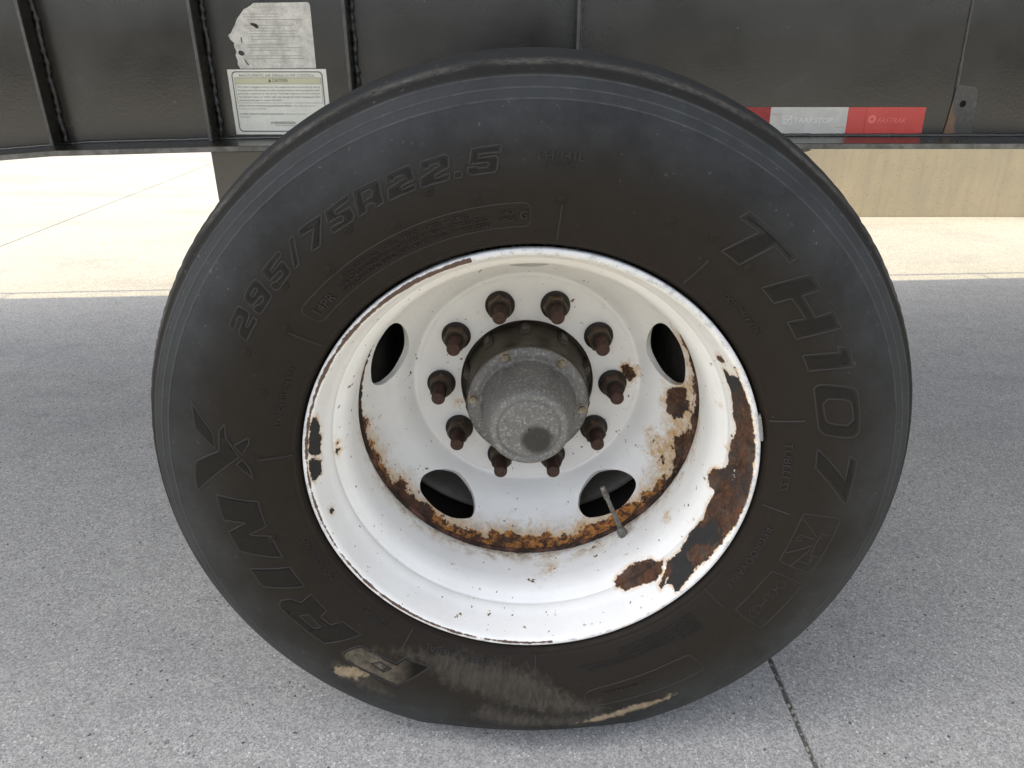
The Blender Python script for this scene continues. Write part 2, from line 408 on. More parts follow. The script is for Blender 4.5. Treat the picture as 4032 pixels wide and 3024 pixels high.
def tube(bm, pts, rad, seg=12, cap=True):
    rings = []
    n = len(pts); rads = rad if isinstance(rad, (list, tuple)) else [rad] * n
    pts = [Vector(p) for p in pts]
    up = None
    for k in range(n):
        d = (pts[min(k + 1, n - 1)] - pts[max(k - 1, 0)]).normalized()
        ref = Vector((0, 0, 1)) if abs(d.z) < .9 else Vector((1, 0, 0))
        u = d.cross(ref).normalized(); w = d.cross(u)
        rings.append([bm.verts.new(pts[k] + rads[k] * (math.cos(2 * math.pi * t / seg) * u + math.sin(2 * math.pi * t / seg) * w)) for t in range(seg)])
    for k in range(n - 1):
        for t in range(seg):
            bm.faces.new((rings[k][t], rings[k][(t + 1) % seg], rings[k + 1][(t + 1) % seg], rings[k + 1][t]))
    if cap:
        bm.faces.new(rings[0]); bm.faces.new(rings[-1])
def pchip(pts, n):
    p = np.array(pts); x = p[:, 0]; y = p[:, 1]; h = np.diff(x); d = np.diff(y) / h
    m = np.zeros(len(x))
    for i in range(1, len(x) - 1):
        if d[i - 1] * d[i] > 0:
            w1 = 2 * h[i] + h[i - 1]; w2 = h[i] + 2 * h[i - 1]; m[i] = (w1 + w2) / (w1 / d[i - 1] + w2 / d[i])
    m[0] = d[0]; m[-1] = d[-1]
    xs = np.linspace(x[0], x[-1], n); k = np.clip(np.searchsorted(x, xs) - 1, 0, len(h) - 1); t = (xs - x[k]) / h[k]
    return xs, (1 + 2 * t) * (1 - t) ** 2 * y[k] + t * (1 - t) ** 2 * h[k] * m[k] + t * t * (3 - 2 * t) * y[k + 1] + t * t * (t - 1) * h[k] * m[k + 1]
def chaikin(p, it=2, closed=True):
    p = np.array(p, float)
    for _ in range(it):
        if closed:
            q = np.roll(p, -1, 0); p = np.stack([.75 * p + .25 * q, .25 * p + .75 * q], 1).reshape(-1, 2)
        else:
            a, b = p[:-1], p[1:]
            p = np.concatenate([p[:1], np.stack([.75 * a + .25 * b, .25 * a + .75 * b], 1).reshape(-1, 2), p[-1:]])
    return p
def sd_poly(P, poly):
    """signed distance of points to a polygon, negative inside"""
    poly = np.asarray(poly, float); q = np.roll(poly, -1, 0)
    best = np.full(len(P), 1e9); inside = np.zeros(len(P), bool)
    for a, b in zip(poly, q):
        v = b - a; t = np.clip(((P - a) @ v) / max(v @ v, 1e-12), 0, 1)
        best = np.minimum(best, np.hypot(*(P - a - t[:, None] * v).T))
        c = ((a[1] > P[:, 1]) != (b[1] > P[:, 1]))
        with np.errstate(divide='ignore', invalid='ignore'):
            xi = a[0] + (P[:, 1] - a[1]) * v[0] / (v[1] if v[1] else 1e-12)
        inside ^= c & (P[:, 0] < xi)
    return np.where(inside, -best, best)
def set_attr(o, name, val):
    at = o.data.attributes.new(name, 'FLOAT', 'POINT')
    at.data.foreach_set("value", np.clip(val, -.06, .06).astype(np.float32))
def polar_sd(ang, s, polys, r):
    """smallest signed distance to polygons given as (degrees, s) on a band of radius r"""
    out = np.full(len(ang), 1.)
    for p in polys:
        p = np.array(p, float); a = np.unwrap(np.radians(p[:, 0])); c = a.mean()
        da = (ang - c + np.pi) % (2 * np.pi) - np.pi
        sel = np.abs(da) < (a.max() - a.min()) / 2 + .35
        if sel.any():
            out[sel] = np.minimum(out[sel], sd_poly(np.stack([da[sel] * r, s[sel]], -1), np.stack([(a - c) * r, p[:, 1]], -1)))
    return out
def fill_poly(outer, holes=(), step=.006):
    """triangulate a polygon with interior points; returns 2D verts and triangles"""
    V = []; loops = []
    for lp in [outer, *holes]:
        pts = []
        lp = np.asarray(lp, float)
        for a, b in zip(lp, np.roll(lp, -1, 0)):
            k = max(1, int(np.hypot(*(b - a)) / step))
            pts += [a + (b - a) * t / k for t in range(k)]
        loops.append(list(range(len(V), len(V) + len(pts)))); V += pts
    lo = np.min(outer, 0); hi = np.max(outer, 0)
    gx, gy = np.meshgrid(np.arange(lo[0] + step / 2, hi[0], step), np.arange(lo[1] + step / 2, hi[1], step))
    P = np.stack([gx.ravel(), gy.ravel()], -1)
    if len(P):
        d = sd_poly(P, outer)
        for h in holes: d = np.maximum(d, -sd_poly(P, h))
        V += list(P[d < -step * .45])
    edges = [(lp[i], lp[(i + 1) % len(lp)]) for lp in loops for i in range(len(lp))]
    v, e, f, *_ = delaunay_2d_cdt([Vector(p) for p in V], edges, [], 0, 1e-7)
    v = np.array([tuple(p) for p in v])
    f = [t for t in f]
    cen = np.array([v[list(t)].mean(0) for t in f])
    d = sd_poly(cen, outer)
    for h in holes: d = np.maximum(d, -sd_poly(cen, h))
    return v, [t for t, k in zip(f, d) if k < 0]
_texts = {}
def text_geo(s, size=1., extrude=0., align='LEFT', spacing=1.0, xs=1.0):
    cu = bpy.data.curves.new("t", 'FONT'); cu.body = s; cu.size = size; cu.extrude = extrude
    cu.align_x = align; cu.resolution_u = 2; cu.space_character = spacing
    ob = bpy.data.objects.new("t", cu)
    me = bpy.data.meshes.new_from_object(ob)
    v = np.array([tuple(p.co) for p in me.vertices]) if len(me.vertices) else np.zeros((0, 3))
    f = [tuple(p.vertices) for p in me.polygons]
    bpy.data.objects.remove(ob); bpy.data.meshes.remove(me); bpy.data.curves.remove(cu)
    v[:, 0] *= xs
    return v, f
GUT_WEAR={'A':[(28.14,0.0556),(28.26,0.046),(27.43,0.0437),(28.21,0.0201),(30.99,0.0178),(31.16,0.0142),(28.13,0.0183),(24.4,0.0182),(18.96,0.0169),(13.62,0.0153),(8.21,0.0151),(2.13,0.0146),(-2.82,0.0142),(-8.22,0.0138),(-13.55,0.0142),(-18.62,0.0159),(-24.47,0.0198),(-29.78,0.0224),(-34.94,0.0239),(-39.53,0.0206),(-43.93,0.0182),(-43.44,0.03),(-45.38,0.0388),(-44.4,0.0449),(-47.34,0.0341),(-47.61,0.0426),(-44.61,0.0553),(-41.11,0.0679),(-39.57,0.0659),(-35.98,0.0653),(-30.61,0.0744),(-27.21,0.075),(-23.38,0.0702),(-20.91,0.0773),(-17.94,0.0785),(-14.48,0.0811),(-14.17,0.0895),(-10.76,0.0981),(-7.94,0.097),(-6.52,0.0823),(-4.34,0.0702),(-1.48,0.0694),(4.46,0.0646),(9.76,0.0577),(13.32,0.0617),(18.32,0.0564),(22.29,0.0558),(25.49,0.0573)],

'B':[(-61.06,0.0862),(-59.01,0.0923),(-53.69,0.0977),(-47.83,0.0911),(-46.21,0.0874),(-43.42,0.0743),(-44.32,0.0581),(-48.44,0.0529),(-53.97,0.0597),(-58.17,0.063),(-60.41,0.0735)],

'C':[(32.34,0.0562),(33.68,0.0398),(32.03,0.0391),(30.47,0.0508),(31.2,0.0581)],

'L1':[(163.2,0.0164),(163.84,0.0269),(168.44,0.0451),(170.83,0.0407),(172.76,0.0493),(175.44,0.0441),(177.47,0.0463),(176.64,0.0344),(174.64,0.0203),(173.57,0.0158),(171.25,0.0164),(165.82,0.0153)],

'L2':[(176.11,0.0161),(179.32,0.0466),(-178.63,0.0455),(-176.57,0.0442),(-176.84,0.0333),(-176.51,0.0227),(-178.15,0.0163),(179.28,0.0146)],

'c1':[(178.32,0.083),(177.66,0.0869),(178.64,0.089),(179.01,0.0847)],

'c2':[(-178.61,0.0812),(-179.73,0.0832),(-179.63,0.0906),(-178.81,0.0909),(-177.68,0.0849)],

'c3':[(-166.13,0.0321),(-165.77,0.0397),(-164.57,0.0413),(-164.28,0.036),(-165.2,0.032)],

'br':[(160.42,0.003),(154.75,0.003),(147.08,0.003),(139.06,0.003),(130.51,0.003),(123.2,0.003),(116.43,0.003),(110.03,0.0084),(105.17,0.0097),(105.26,0.0193),(110.63,0.0165),(117.04,0.0145),(123.79,0.012),(131.17,0.0089),(139.77,0.003),(147.64,0.003),(154.97,0.003),(159.99,0.0124)]}
GUT_PRIMER={'D1':[(28.48,0.0579),(28.73,0.0196),(24.11,0.0178),(21.14,0.0536)],

'D2':[(-27.93,0.0794),(-20.66,0.0479),(-22.8,0.0252),(-26.94,0.0392),(-28.09,0.0579),(-34.21,0.0577),(-35.06,0.0371),(-34.69,0.0214),(-44.19,0.0163),(-46.27,0.0419),(-40.95,0.0692),(-35.63,0.0679)]}
GUT_STAIN={'s1':[(-36.62,0.1285),(-33.99,0.142),(-31.74,0.1381),(-31.14,0.1267),(-33.65,0.1193),(-36.16,0.1213)],

's2':[(14.0,0.0932),(14.75,0.0898),(14.45,0.0851),(13.13,0.0878),(13.06,0.0913)],

's3':[(-87.94,0.1274),(-86.21,0.1496),(-83.48,0.1576),(-79.75,0.1545),(-79.69,0.1383),(-81.13,0.1292),(-84.84,0.1247)],

's4':[(0.85,0.0791),(3.51,0.0642),(2.2,0.0609),(0.34,0.0714)]}
DISC_RUST={'r1':[(0.2253,0.0072),(0.235,0.0198),(0.2477,0.0233),(0.2504,0.0037),(0.2522,-0.0084),(0.2388,-0.0419),(0.232,-0.0328),(0.2259,-0.0324),(0.2266,-0.0106)],

'gap':[(0.2528,0.0348),(0.2547,0.0424),(0.2568,-0.0293),(0.2584,-0.0055),(0.2551,-0.0417),(0.244,-0.0853),(0.2224,-0.1317),(0.2038,-0.159),(0.1829,-0.1826),(0.1726,-0.1924),(0.1957,-0.1655),(0.2105,-0.1424),(0.2307,-0.1146),(0.2369,-0.0983),(0.2428,-0.0758),(0.2334,-0.0873),(0.2365,-0.0683),(0.2478,-0.0514),(0.2538,-0.0321),(0.2561,-0.0127),(0.2561,0.0162)],

'nut':[(0.1556,0.0298),(0.1679,0.0343),(0.1755,0.0235),(0.1824,0.0133),(0.1784,0.0067),(0.1703,-0.001),(0.1644,0.0103),(0.1603,0.0197)],

'dot1':[(0.221,-0.1024),(0.2232,-0.0981),(0.2245,-0.1024),(0.222,-0.1098)],

'left':[(-0.2585,0.0043),(-0.2585,-0.0118),(-0.2564,-0.0293),(-0.2482,-0.0646),(-0.2452,-0.0783),(-0.2299,-0.1133),(-0.2172,-0.1369),(-0.2011,-0.1623),(-0.2043,-0.1584),(-0.2166,-0.1411),(-0.2349,-0.108),(-0.2493,-0.0684),(-0.2572,-0.026)],

'l2':[(-0.1651,-0.1989),(-0.1622,-0.2021),(-0.1525,-0.2076),(-0.1371,-0.2186),(-0.1229,-0.2266),(-0.1182,-0.2299),(-0.1446,-0.2142)]}
DISC_STAIN={'a':[(0.223,0.0174),(0.2342,0.0289),(0.2519,0.0595),(0.2584,0.0058),(0.2548,-0.0483),(0.2459,-0.0803),(0.235,-0.1091),(0.2106,-0.1475),(0.1984,-0.1485),(0.2087,-0.1234),(0.2004,-0.1099),(0.1988,-0.0818),(0.2234,-0.0644),(0.2286,-0.0517),(0.2237,-0.0335)],

'b':[(0.1526,0.0328),(0.1712,0.0365),(0.1867,0.0168),(0.1828,-0.0018),(0.1651,-0.001)],

'c':[(-0.1205,-0.0307),(-0.106,-0.0313),(-0.1068,-0.0411),(-0.1163,-0.0437)]}
GLYPHS={'n2':[[(148.09,0.4089),(146.85,0.4097),(144.55,0.4108),(144.23,0.4093),(144.16,0.3974),(144.46,0.3953),(145.06,0.3942),(146.64,0.3934),(146.71,0.3915),(146.39,0.3899),(144.64,0.391),(144.66,0.3859),(145.1,0.3849),(149.27,0.3847),(148.83,0.3938),(148.24,0.3967),(145.93,0.3986),(145.66,0.401),(145.73,0.4034),(146.41,0.4043),(147.12,0.403),(148.46,0.402)]],
'n9':[[(142.41,0.4105),(139.97,0.4123),(138.92,0.4111),(138.68,0.4083),(139.23,0.3882),(139.75,0.3855),(143.02,0.3849),(143.6,0.387),(143.46,0.3942),(143.19,0.3957),(142.32,0.3943),(142.09,0.3914),(140.7,0.3912),(140.46,0.3938),(140.55,0.396),(142.67,0.3966),(143.08,0.3987),(143.01,0.4059)],

[(141.5,0.4056),(140.25,0.406),(139.97,0.4045),(140.13,0.4022),(141.39,0.4017),(141.61,0.4035)]],
'n5':[[(137.15,0.4108),(132.82,0.4117),(132.82,0.4063),(135.98,0.4043),(136.01,0.4012),(134.16,0.402),(133.6,0.4017),(133.49,0.3982),(133.84,0.3882),(134.28,0.3865),(137.57,0.3848),(138.21,0.3868),(138.19,0.394),(137.55,0.3947),(137.06,0.3932),(136.98,0.3919),(135.18,0.3914),(134.95,0.3937),(135.05,0.3971),(137.5,0.3972),(137.57,0.3991)]],
'ns':[[(130.17,0.4124),(129.22,0.412),(131.98,0.3867),(133.11,0.3868)]],
'n7':[[(128.15,0.4132),(123.66,0.4111),(127.09,0.386),(128.94,0.3874),(126.05,0.404),(128.73,0.4063)]],
'n5b':[[(123.18,0.411),(118.55,0.4131),(118.91,0.4075),(121.77,0.4058),(121.9,0.4021),(119.36,0.4011),(119.46,0.3921),(120.24,0.3877),(124.0,0.388),(124.17,0.3931),(123.57,0.3943),(121.56,0.3925),(121.09,0.3962),(121.37,0.3988),(123.74,0.3995)]],
'nR':[[(117.71,0.4134),(113.72,0.4125),(113.49,0.4086),(114.18,0.3964),(114.34,0.3891),(115.94,0.3879),(115.7,0.3913),(116.14,0.3941),(117.11,0.3939),(117.48,0.3884),(119.05,0.3877)],

[(116.76,0.4071),(115.39,0.4071),(115.14,0.4037),(115.55,0.3995),(117.1,0.3993)]],
'n2b':[[(112.22,0.4131),(108.67,0.4139),(108.26,0.4107),(108.5,0.3985),(110.57,0.3971),(110.87,0.3954),(110.7,0.3933),(108.62,0.3944),(108.89,0.3888),(113.61,0.3882),(112.89,0.3993),(112.48,0.3998),(109.87,0.4035),(109.93,0.4065),(111.13,0.4068),(111.47,0.4044),(112.7,0.4053)]],
'n2c':[[(106.8,0.413),(103.06,0.4137),(102.67,0.4107),(102.99,0.4004),(105.28,0.3966),(105.43,0.3945),(105.19,0.3932),(103.14,0.3948),(103.47,0.3882),(108.16,0.3884),(107.58,0.3977),(104.35,0.4043),(104.46,0.4072),(105.62,0.4071),(105.97,0.4046),(107.18,0.4052)]],
'nd':[[(102.32,0.3947),(101.22,0.3941),(101.5,0.3876),(102.69,0.3882)]],
'n5c':[[(99.23,0.4138),(94.87,0.4143),(95.13,0.4068),(98.27,0.4076),(98.48,0.4036),(95.95,0.404),(95.55,0.4004),(96.02,0.3893),(96.4,0.3876),(99.99,0.388),(100.48,0.3914),(100.34,0.3962),(98.95,0.3962),(98.66,0.3939),(97.33,0.3934),(97.09,0.397),(97.39,0.3988),(100.02,0.3989)]],
'T':[[(57.18,0.4024),(56.46,0.4135),(45.64,0.4119),(45.96,0.4017),(49.73,0.403),(51.78,0.3641),(55.85,0.3642),(53.21,0.4028)]],
'H':[[(45.64,0.3632),(42.04,0.413),(38.82,0.4117),(39.96,0.3917),(35.33,0.391),(34.51,0.411),(31.21,0.4108),(33.21,0.3623),(37.14,0.3629),(36.0,0.3813),(40.62,0.3808),(41.79,0.3627)]],
'o':[[(29.56,0.361),(27.39,0.3984),(28.52,0.3992),(27.45,0.4113),(23.73,0.4094),(26.07,0.3604)]],
'z':[[(21.54,0.3598),(22.4,0.3632),(22.56,0.3694),(20.34,0.4014),(19.4,0.4069),(18.27,0.4084),(11.8,0.4073),(10.63,0.4041),(10.21,0.3962),(11.27,0.3687),(12.35,0.3605),(13.84,0.3584)],

[(19.44,0.3673),(18.14,0.3941),(17.02,0.3996),(12.69,0.3992),(13.75,0.373),(14.84,0.3673)]],
's':[[(8.46,0.3578),(1.39,0.3946),(6.57,0.3961),(5.34,0.4063),(-3.69,0.4044),(-2.8,0.3951),(3.98,0.3573)]],
'X1':[[(163.84,0.4263),(168.7,0.3982),(171.86,0.3949),(169.45,0.4126),(168.36,0.4197),(165.63,0.4233)]],
'X2':[[(168.03,0.3901),(166.57,0.3841),(169.15,0.3826),(171.39,0.3744),(173.46,0.3667),(-179.05,0.4249),(177.06,0.4235),(175.09,0.4208),(174.39,0.4141),(172.34,0.39)]],
'X3':[[(170.91,0.3728),(168.98,0.3557),(170.31,0.3555),(172.99,0.3634)]],
'X4':[[(175.18,0.3705),(173.93,0.3636),(176.09,0.3558),(178.77,0.3535),(177.69,0.3575)]],
'N':[[(-178.36,0.401),(-175.82,0.3532),(-169.49,0.353),(-168.6,0.3771),(-166.88,0.3522),(-160.92,0.3516),(-165.46,0.3977),(-170.09,0.4005),(-171.44,0.3746),(-172.76,0.401)]],
'I':[[(-161.19,0.3978),(-158.02,0.3507),(-151.97,0.3499),(-156.29,0.396)]],
'R':[[(-151.4,0.393),(-151.79,0.3878),(-151.08,0.3754),(-149.1,0.3675),(-149.45,0.35),(-143.74,0.3509),(-143.68,0.3616),(-143.1,0.3633),(-140.48,0.3617),(-139.4,0.3481),(-133.47,0.3472),(-138.07,0.3905),(-150.25,0.3962)],

[(-146.72,0.3838),(-145.74,0.3723),(-141.48,0.3736),(-142.27,0.3824)]],
'P':[[(-133.34,0.3901),(-133.63,0.3822),(-133.11,0.3721),(-132.11,0.3622),(-131.1,0.3595),(-122.42,0.3592),(-121.31,0.3461),(-114.75,0.3456),(-119.52,0.3925),(-132.3,0.3938)],

[(-127.2,0.3769),(-125.75,0.3683),(-123.07,0.3703),(-123.91,0.3792)]]}
RIDGES={'badge':([(-7.73,0.3551),(-6.88,0.3581),(-6.75,0.4001),(-7.42,0.4042),(-19.29,0.4002),(-19.95,0.3986),(-19.87,0.357),(-19.51,0.354)],

1),'axle_box':([(-23.36,0.3531),(-22.6,0.3563),(-22.7,0.3987),(-23.35,0.4002),(-34.97,0.3984),(-35.69,0.397),(-35.84,0.3545),(-35.39,0.3514)],

1),'b1':([(-8.39,0.358),(-11.65,0.3817)],

0),'b2':([(-17.35,0.3564),(-13.75,0.383)],

0),'b3':([(-19.88,0.3705),(-14.82,0.3822)],

0),'b4':([(-18.19,0.3754),(-18.1,0.3909),(-16.28,0.39)],

0),'b5':([(-10.79,0.3975),(-10.77,0.3874),(-13.29,0.3854),(-16.19,0.3871),(-15.96,0.3976)],

0),'b6':([(-12.17,0.3617),(-13.75,0.3596),(-13.33,0.3681)],

0),'b7':([(-12.17,0.3617),(-12.36,0.381)],

0),'a1':([(-25.54,0.3743),(-26.8,0.373)],

0),'a2':([(-29.37,0.3726),(-31.66,0.3733)],

0),'long':([(-77.36,0.3733),(-75.86,0.3645),(-64.34,0.3633),(-52.22,0.3635),(-50.71,0.3698),(-50.56,0.3989),(-52.12,0.4006),(-63.1,0.3981),(-75.97,0.3954),(-77.37,0.3888)],

1)}
CIRCLES=[(-24.77,0.3746),(-27.42,0.3732),(-28.76,0.373),(-32.31,0.3728),(-33.68,0.3739)]

# ------------------------------------------------------------------ shared shapes of the wheel (metres, wheel axis = y axis, rim edge at y = 0)
TP = [(.2985,.012),(.302,.000),(.306,-.006),(.312,-.0105),(.325,-.018),(.345,-.027),(.37,-.0335),(.395,-.0355),(.42,-.0335),(.445,-.0265),(.465,-.017),(.48,-.006),(.490,.0065),(.4952,.018),(.4988,.031),(.5022,.05),(.5047,.08),(.5054,.117)]
GP = [(.2976,.006),(.2976,.0),(.2966,-.0024),(.294,-.003),(.2905,-.0015),(.2875,.003),(.2855,.010),(.2835,.018),(.279,.035),(.2722,.0555),(.2728,.0585),(.2685,.064),(.2605,.075),(.2565,.086),(.2545,.1),(.254,.125),(.2542,.14),(.2547,.148),(.2575,.16),(.262,.172)]
DP = [(.1105,.285),(.175,.285),(.180,.2846),(.1845,.2878),(.188,.2872),(.193,.281),(.200,.2705),(.21,.258),(.225,.243),(.24,.2255),(.25,.205),(.257,.184),(.2595,.17)]
TX, TY = pchip(TP, 2000)
DX, DY = pchip(DP, 800)
def sm(a, b, x):
    t = np.clip((x - a) / (b - a), 0, 1); return t * t * (3 - 2 * t)
def tyre_pt(a, R, h=0.):
    """point of the outer sidewall, raised by h, with the flat of the loaded tyre"""
    a = np.asarray(a, float); R = np.asarray(R, float); s = np.sin(a)
    d = np.maximum(0, .507 * np.maximum(0, -s) - HG)
    k = np.interp(R, TX[1:], np.diff(TY) / np.diff(TX)); nl = np.sqrt(1 + k * k)   # raise along the surface normal
    Rr = R + h * k / nl
    y = np.interp(R, TX, TY) - h / nl - .5 * d * np.exp(-((R - .445) / .05) ** 2)
    return np.stack([Rr * np.cos(a), y, np.maximum(Rr * s + d * sm(.36, .50, R), -HG)], -1)

# ------------------------------------------------------------------ ground
ground = mesh_ob("ground", [(-400, -400, -.012), (400, -400, -.012), (400, 400, -.012), (-400, 400, -.012)], [(0, 1, 2, 3)], M['concrete'])
ground['kind'] = 'structure'
XE = [-16.4, -13.05, -9.68, -6.31, -2.94, .4325, 3.80, 7.17, 10.54]
YE = [-18.6, -12.4, -6.3, -.25, 5.86, 12.0, 18.1]
def xe(i, y):           # joints run a hair off square
    return XE[i] + (-.046 * (y - 3.2) if i != 5 else -.004 * (y - .05)) * (1 if i <= 5 else .5)
def ye(j, x):
    return YE[j] + .125 * (x + 3.1) * (1 if j == 4 and x < 3.8 else .0)
def slab(i, j):
    g = .0036
    n = 48
    ring = []
    c = [(xe(i, ye(j, XE[i])) + g, ye(j, XE[i]) + g), (xe(i + 1, ye(j, XE[i + 1])) - g, ye(j, XE[i + 1]) + g), (xe(i + 1, ye(j + 1, XE[i + 1])) - g, ye(j + 1, XE[i + 1]) - g), (xe(i, ye(j + 1, XE[i])) + g, ye(j + 1, XE[i]) - g)]
    near = j in (2, 3) and i in (4, 5)
    for k in range(4):
        a = np.array(c[k]); b = np.array(c[(k + 1) % 4]); m = 600 if near else 4
        d = (b - a) / np.hypot(*(b - a)); nrm = np.array([-d[1], d[0]])
        ts = np.arange(m) / m
        w = np.zeros(m)
        if near:    # chipped arris
            for f_, am in ((37, .0007), (91, .0008), (211, .0009)):
                w += am * np.maximum(0, np.sin(ts * f_ * 2 * np.pi * 1.7 + rng.uniform(0, 6)) * np.sin(ts * f_ * 3.1 + rng.uniform(0, 6)))
            w[0] = 0
        ring += [a + (b - a) * t + nrm * q for t, q in zip(ts, w)]
    ring = np.array(ring); n = len(ring)
    cen = ring.mean(0); inner = ring + (cen - ring) / np.linalg.norm(cen - ring, axis=1)[:, None] * .0025
    V = [(*p, -.0118) for p in ring] + [(*p, -.0018) for p in ring] + [(*p, 0) for p in inner]
    F = [(k, (k + 1) % n, n + (k + 1) % n, n + k) for k in range(n)] + [(n + k, n + (k + 1) % n, 2 * n + (k + 1) % n, 2 * n + k) for k in range(n)] + [tuple(range(2 * n, 3 * n))]
    mesh_ob("concrete_slab", V, F, M['concrete'], ground)
for i in range(len(XE) - 1):
    for j in range(len(YE) - 1): slab(i, j)
# grit and pebbles lodged in the joint by the tyre
gv = []; gf = []
for k in range(60):
    y0 = -.3 + k * .03
    gv += [(xe(5, y0) - .005, y0, -.0055 + rng.uniform(-.0015, .0015)), (xe(5, y0) + .005, y0, -.0055 + rng.uniform(-.0015, .0015))]
    if k: gf.append((2 * k - 2, 2 * k - 1, 2 * k + 1, 2 * k))
grit = mesh_ob("joint_grit", gv, gf, M['grit'], ground)
bm = bmesh.new()
for k in range(90):
    y0 = rng.uniform(-.1, .45); r = rng.choice([.0016, .0022, .003, .0042], p=[.45, .3, .18, .07])
    s = bmesh.ops.create_icosphere(bm, subdivisions=1, radius=r)
    off = Vector((xe(5, y0) + rng.uniform(-.004, .004), y0, -.005 + r * .7))
    for v in s['verts']: v.co = Vector((v.co.x * rng.uniform(.8, 1.3), v.co.y * rng.uniform(.8, 1.3), v.co.z * .8)) + off
pe = bm_ob("joint_pebbles", bm, M['pebble'], ground); pe['kind'] = 'stuff'

# ------------------------------------------------------------------ concrete barrier beyond the trailer
bar = empty("concrete_barrier", (3.35, 4.05, 0))
bar['label'] = "tan concrete barrier standing on the sunlit ground beyond the trailer"; bar['category'] = "barrier"
bm = bmesh.new()
prof = [(0, .002), (.004, .79), (.018, .81), (.282, .81), (.296, .79), (.30, .002)]
x0, x1 = -2.25, 2.25
ra = [bm.verts.new((x0, y, z)) for y, z in prof]; rb = [bm.verts.new((x1, y, z)) for y, z in prof]
for k in range(len(prof)): bm.faces.new((ra[k], ra[(k + 1) % len(prof)], rb[(k + 1) % len(prof)], rb[k]))
bm.faces.new(ra); bm.faces.new(rb)
bm_ob("barrier_body", bm, M['barrier'], bar)

# ------------------------------------------------------------------ unseen dark trees, added behind the camera to darken the reflection in the paint
bm = bmesh.new()
for k in range(300):
    r = rng.uniform(.7, 1.4)
    g = bmesh.ops.create_icosphere(bm, subdivisions=2, radius=r)
    o = Vector((rng.uniform(-45, 45), -19.5 + rng.uniform(-1.2, 1.6), rng.uniform(.3, 2.7)))
    for v in g['verts']: v.co = Vector((v.co.x * rng.uniform(.85, 1.15), v.co.y * rng.uniform(.85, 1.15), v.co.z * rng.uniform(.85, 1.2))) + o
tl = bm_ob("added_treeline", bm, mat_simple("added_foliage", (.018, .019, .013), .95, 0, (.034, .035, .022), 3, .5, 6), None)
tl['kind'] = 'stuff'; tl['label'] = "dark line of trees across the yard"

# ------------------------------------------------------------------ trailer
tr = empty("trailer", (0, 0, 0))
tr['label'] = "black steel trailer with a rust-chipped white wheel and reflective tape"; tr['category'] = "trailer"
FX = [-3.2, -1.6, -1.0, -.9, -.6, -.4745, .52, 4.4]
FZ = [.632, .757, .8033, .811, .8186, .8201, .8243, .8243]
fz = lambda x: float(np.interp(x, FX, FZ))
xs = sorted(set(FX) | set(np.round(np.linspace(-3.2, 4.4, 77), 3)))
def ribbon(name, ys, zs, mat, x_list=xs, parent=tr):
    """closed section (y, dz above the flange line) swept along the beam"""
    n = len(ys); V = []; F = []
    for x in x_list: V += [(x, y, fz(x) + z) if not isinstance(z, tuple) else (x, y, z[0]) for y, z in zip(ys, zs)]
    for i in range(len(x_list) - 1):
        for k in range(n): F.append((i * n + k, i * n + (k + 1) % n, (i + 1) * n + (k + 1) % n, (i + 1) * n + k))
    F += [tuple(range(n)), tuple(range((len(x_list) - 1) * n, len(x_list) * n))]
    return mesh_ob(name, V, F, mat, parent)
ribbon("bottom_flange", [.6105, .6125, .89, .89, .6125, .6105], [-.002, 0, 0, -.0105, -.0105, -.0085], M['black'])
ribbon("flange_edge", [.6085, .6103, .6103, .6085], [-.0012, -.0006, -.0099, -.0093], M['edge'])
ribbon("beam_web", [.750, .750, .759, .759], [.0003, (1.30,), (1.30,), .0003], M['black'])
# fillet weld along the foot of the web
bm = bmesh.new()
pts = [(x, .7475, fz(x) + .0015) for x in np.arange(-1.25, 1.4, .006)]
tube(bm, [(x, y + rng.uniform(-.0006, .0006), z + rng.uniform(-.0005, .0005)) for x, y, z in pts], [.0045 + rng.uniform(-.0006, .0006) for _ in pts], 6)
bm_ob("weld_bead", bm, M['black'], tr, True)
for rx, d in ((-.951, .041), (-.6265, .047), (-.338, .043), (.105, .040)):
    bm = bmesh.new(); z0 = fz(rx) + .0005
    box_bm(bm, rx - .0075, rx + .0005, .75 - d, .7498, z0, 1.30, .0012)
    bm_ob("stiffener_rib", bm, M['black'], tr)
    bm = bmesh.new()
    box_bm(bm, rx - .0068, rx - .0008, .75 - d - .0009, .75 - d - .0002, z0 + .002, 1.30)
    bm_ob("scraped_edge", bm, M['seamm'], tr)
    bm = bmesh.new(); zz = np.arange(z0 + .004, 1.40, .0042)
    ph = rng.uniform(0, 6)
    tube(bm, [(rx + .0038 + .0012 * math.sin(z * 90 + ph) + rng.uniform(-.0011, .0011), .7468 + rng.uniform(-.0008, .0008), z) for z in zz], [.0043 + .0010 * math.sin(z * 340) + rng.uniform(-.001, .001) for z in zz], 7)
    bm_ob("weld_bead", bm, M['weld'], tr, True)
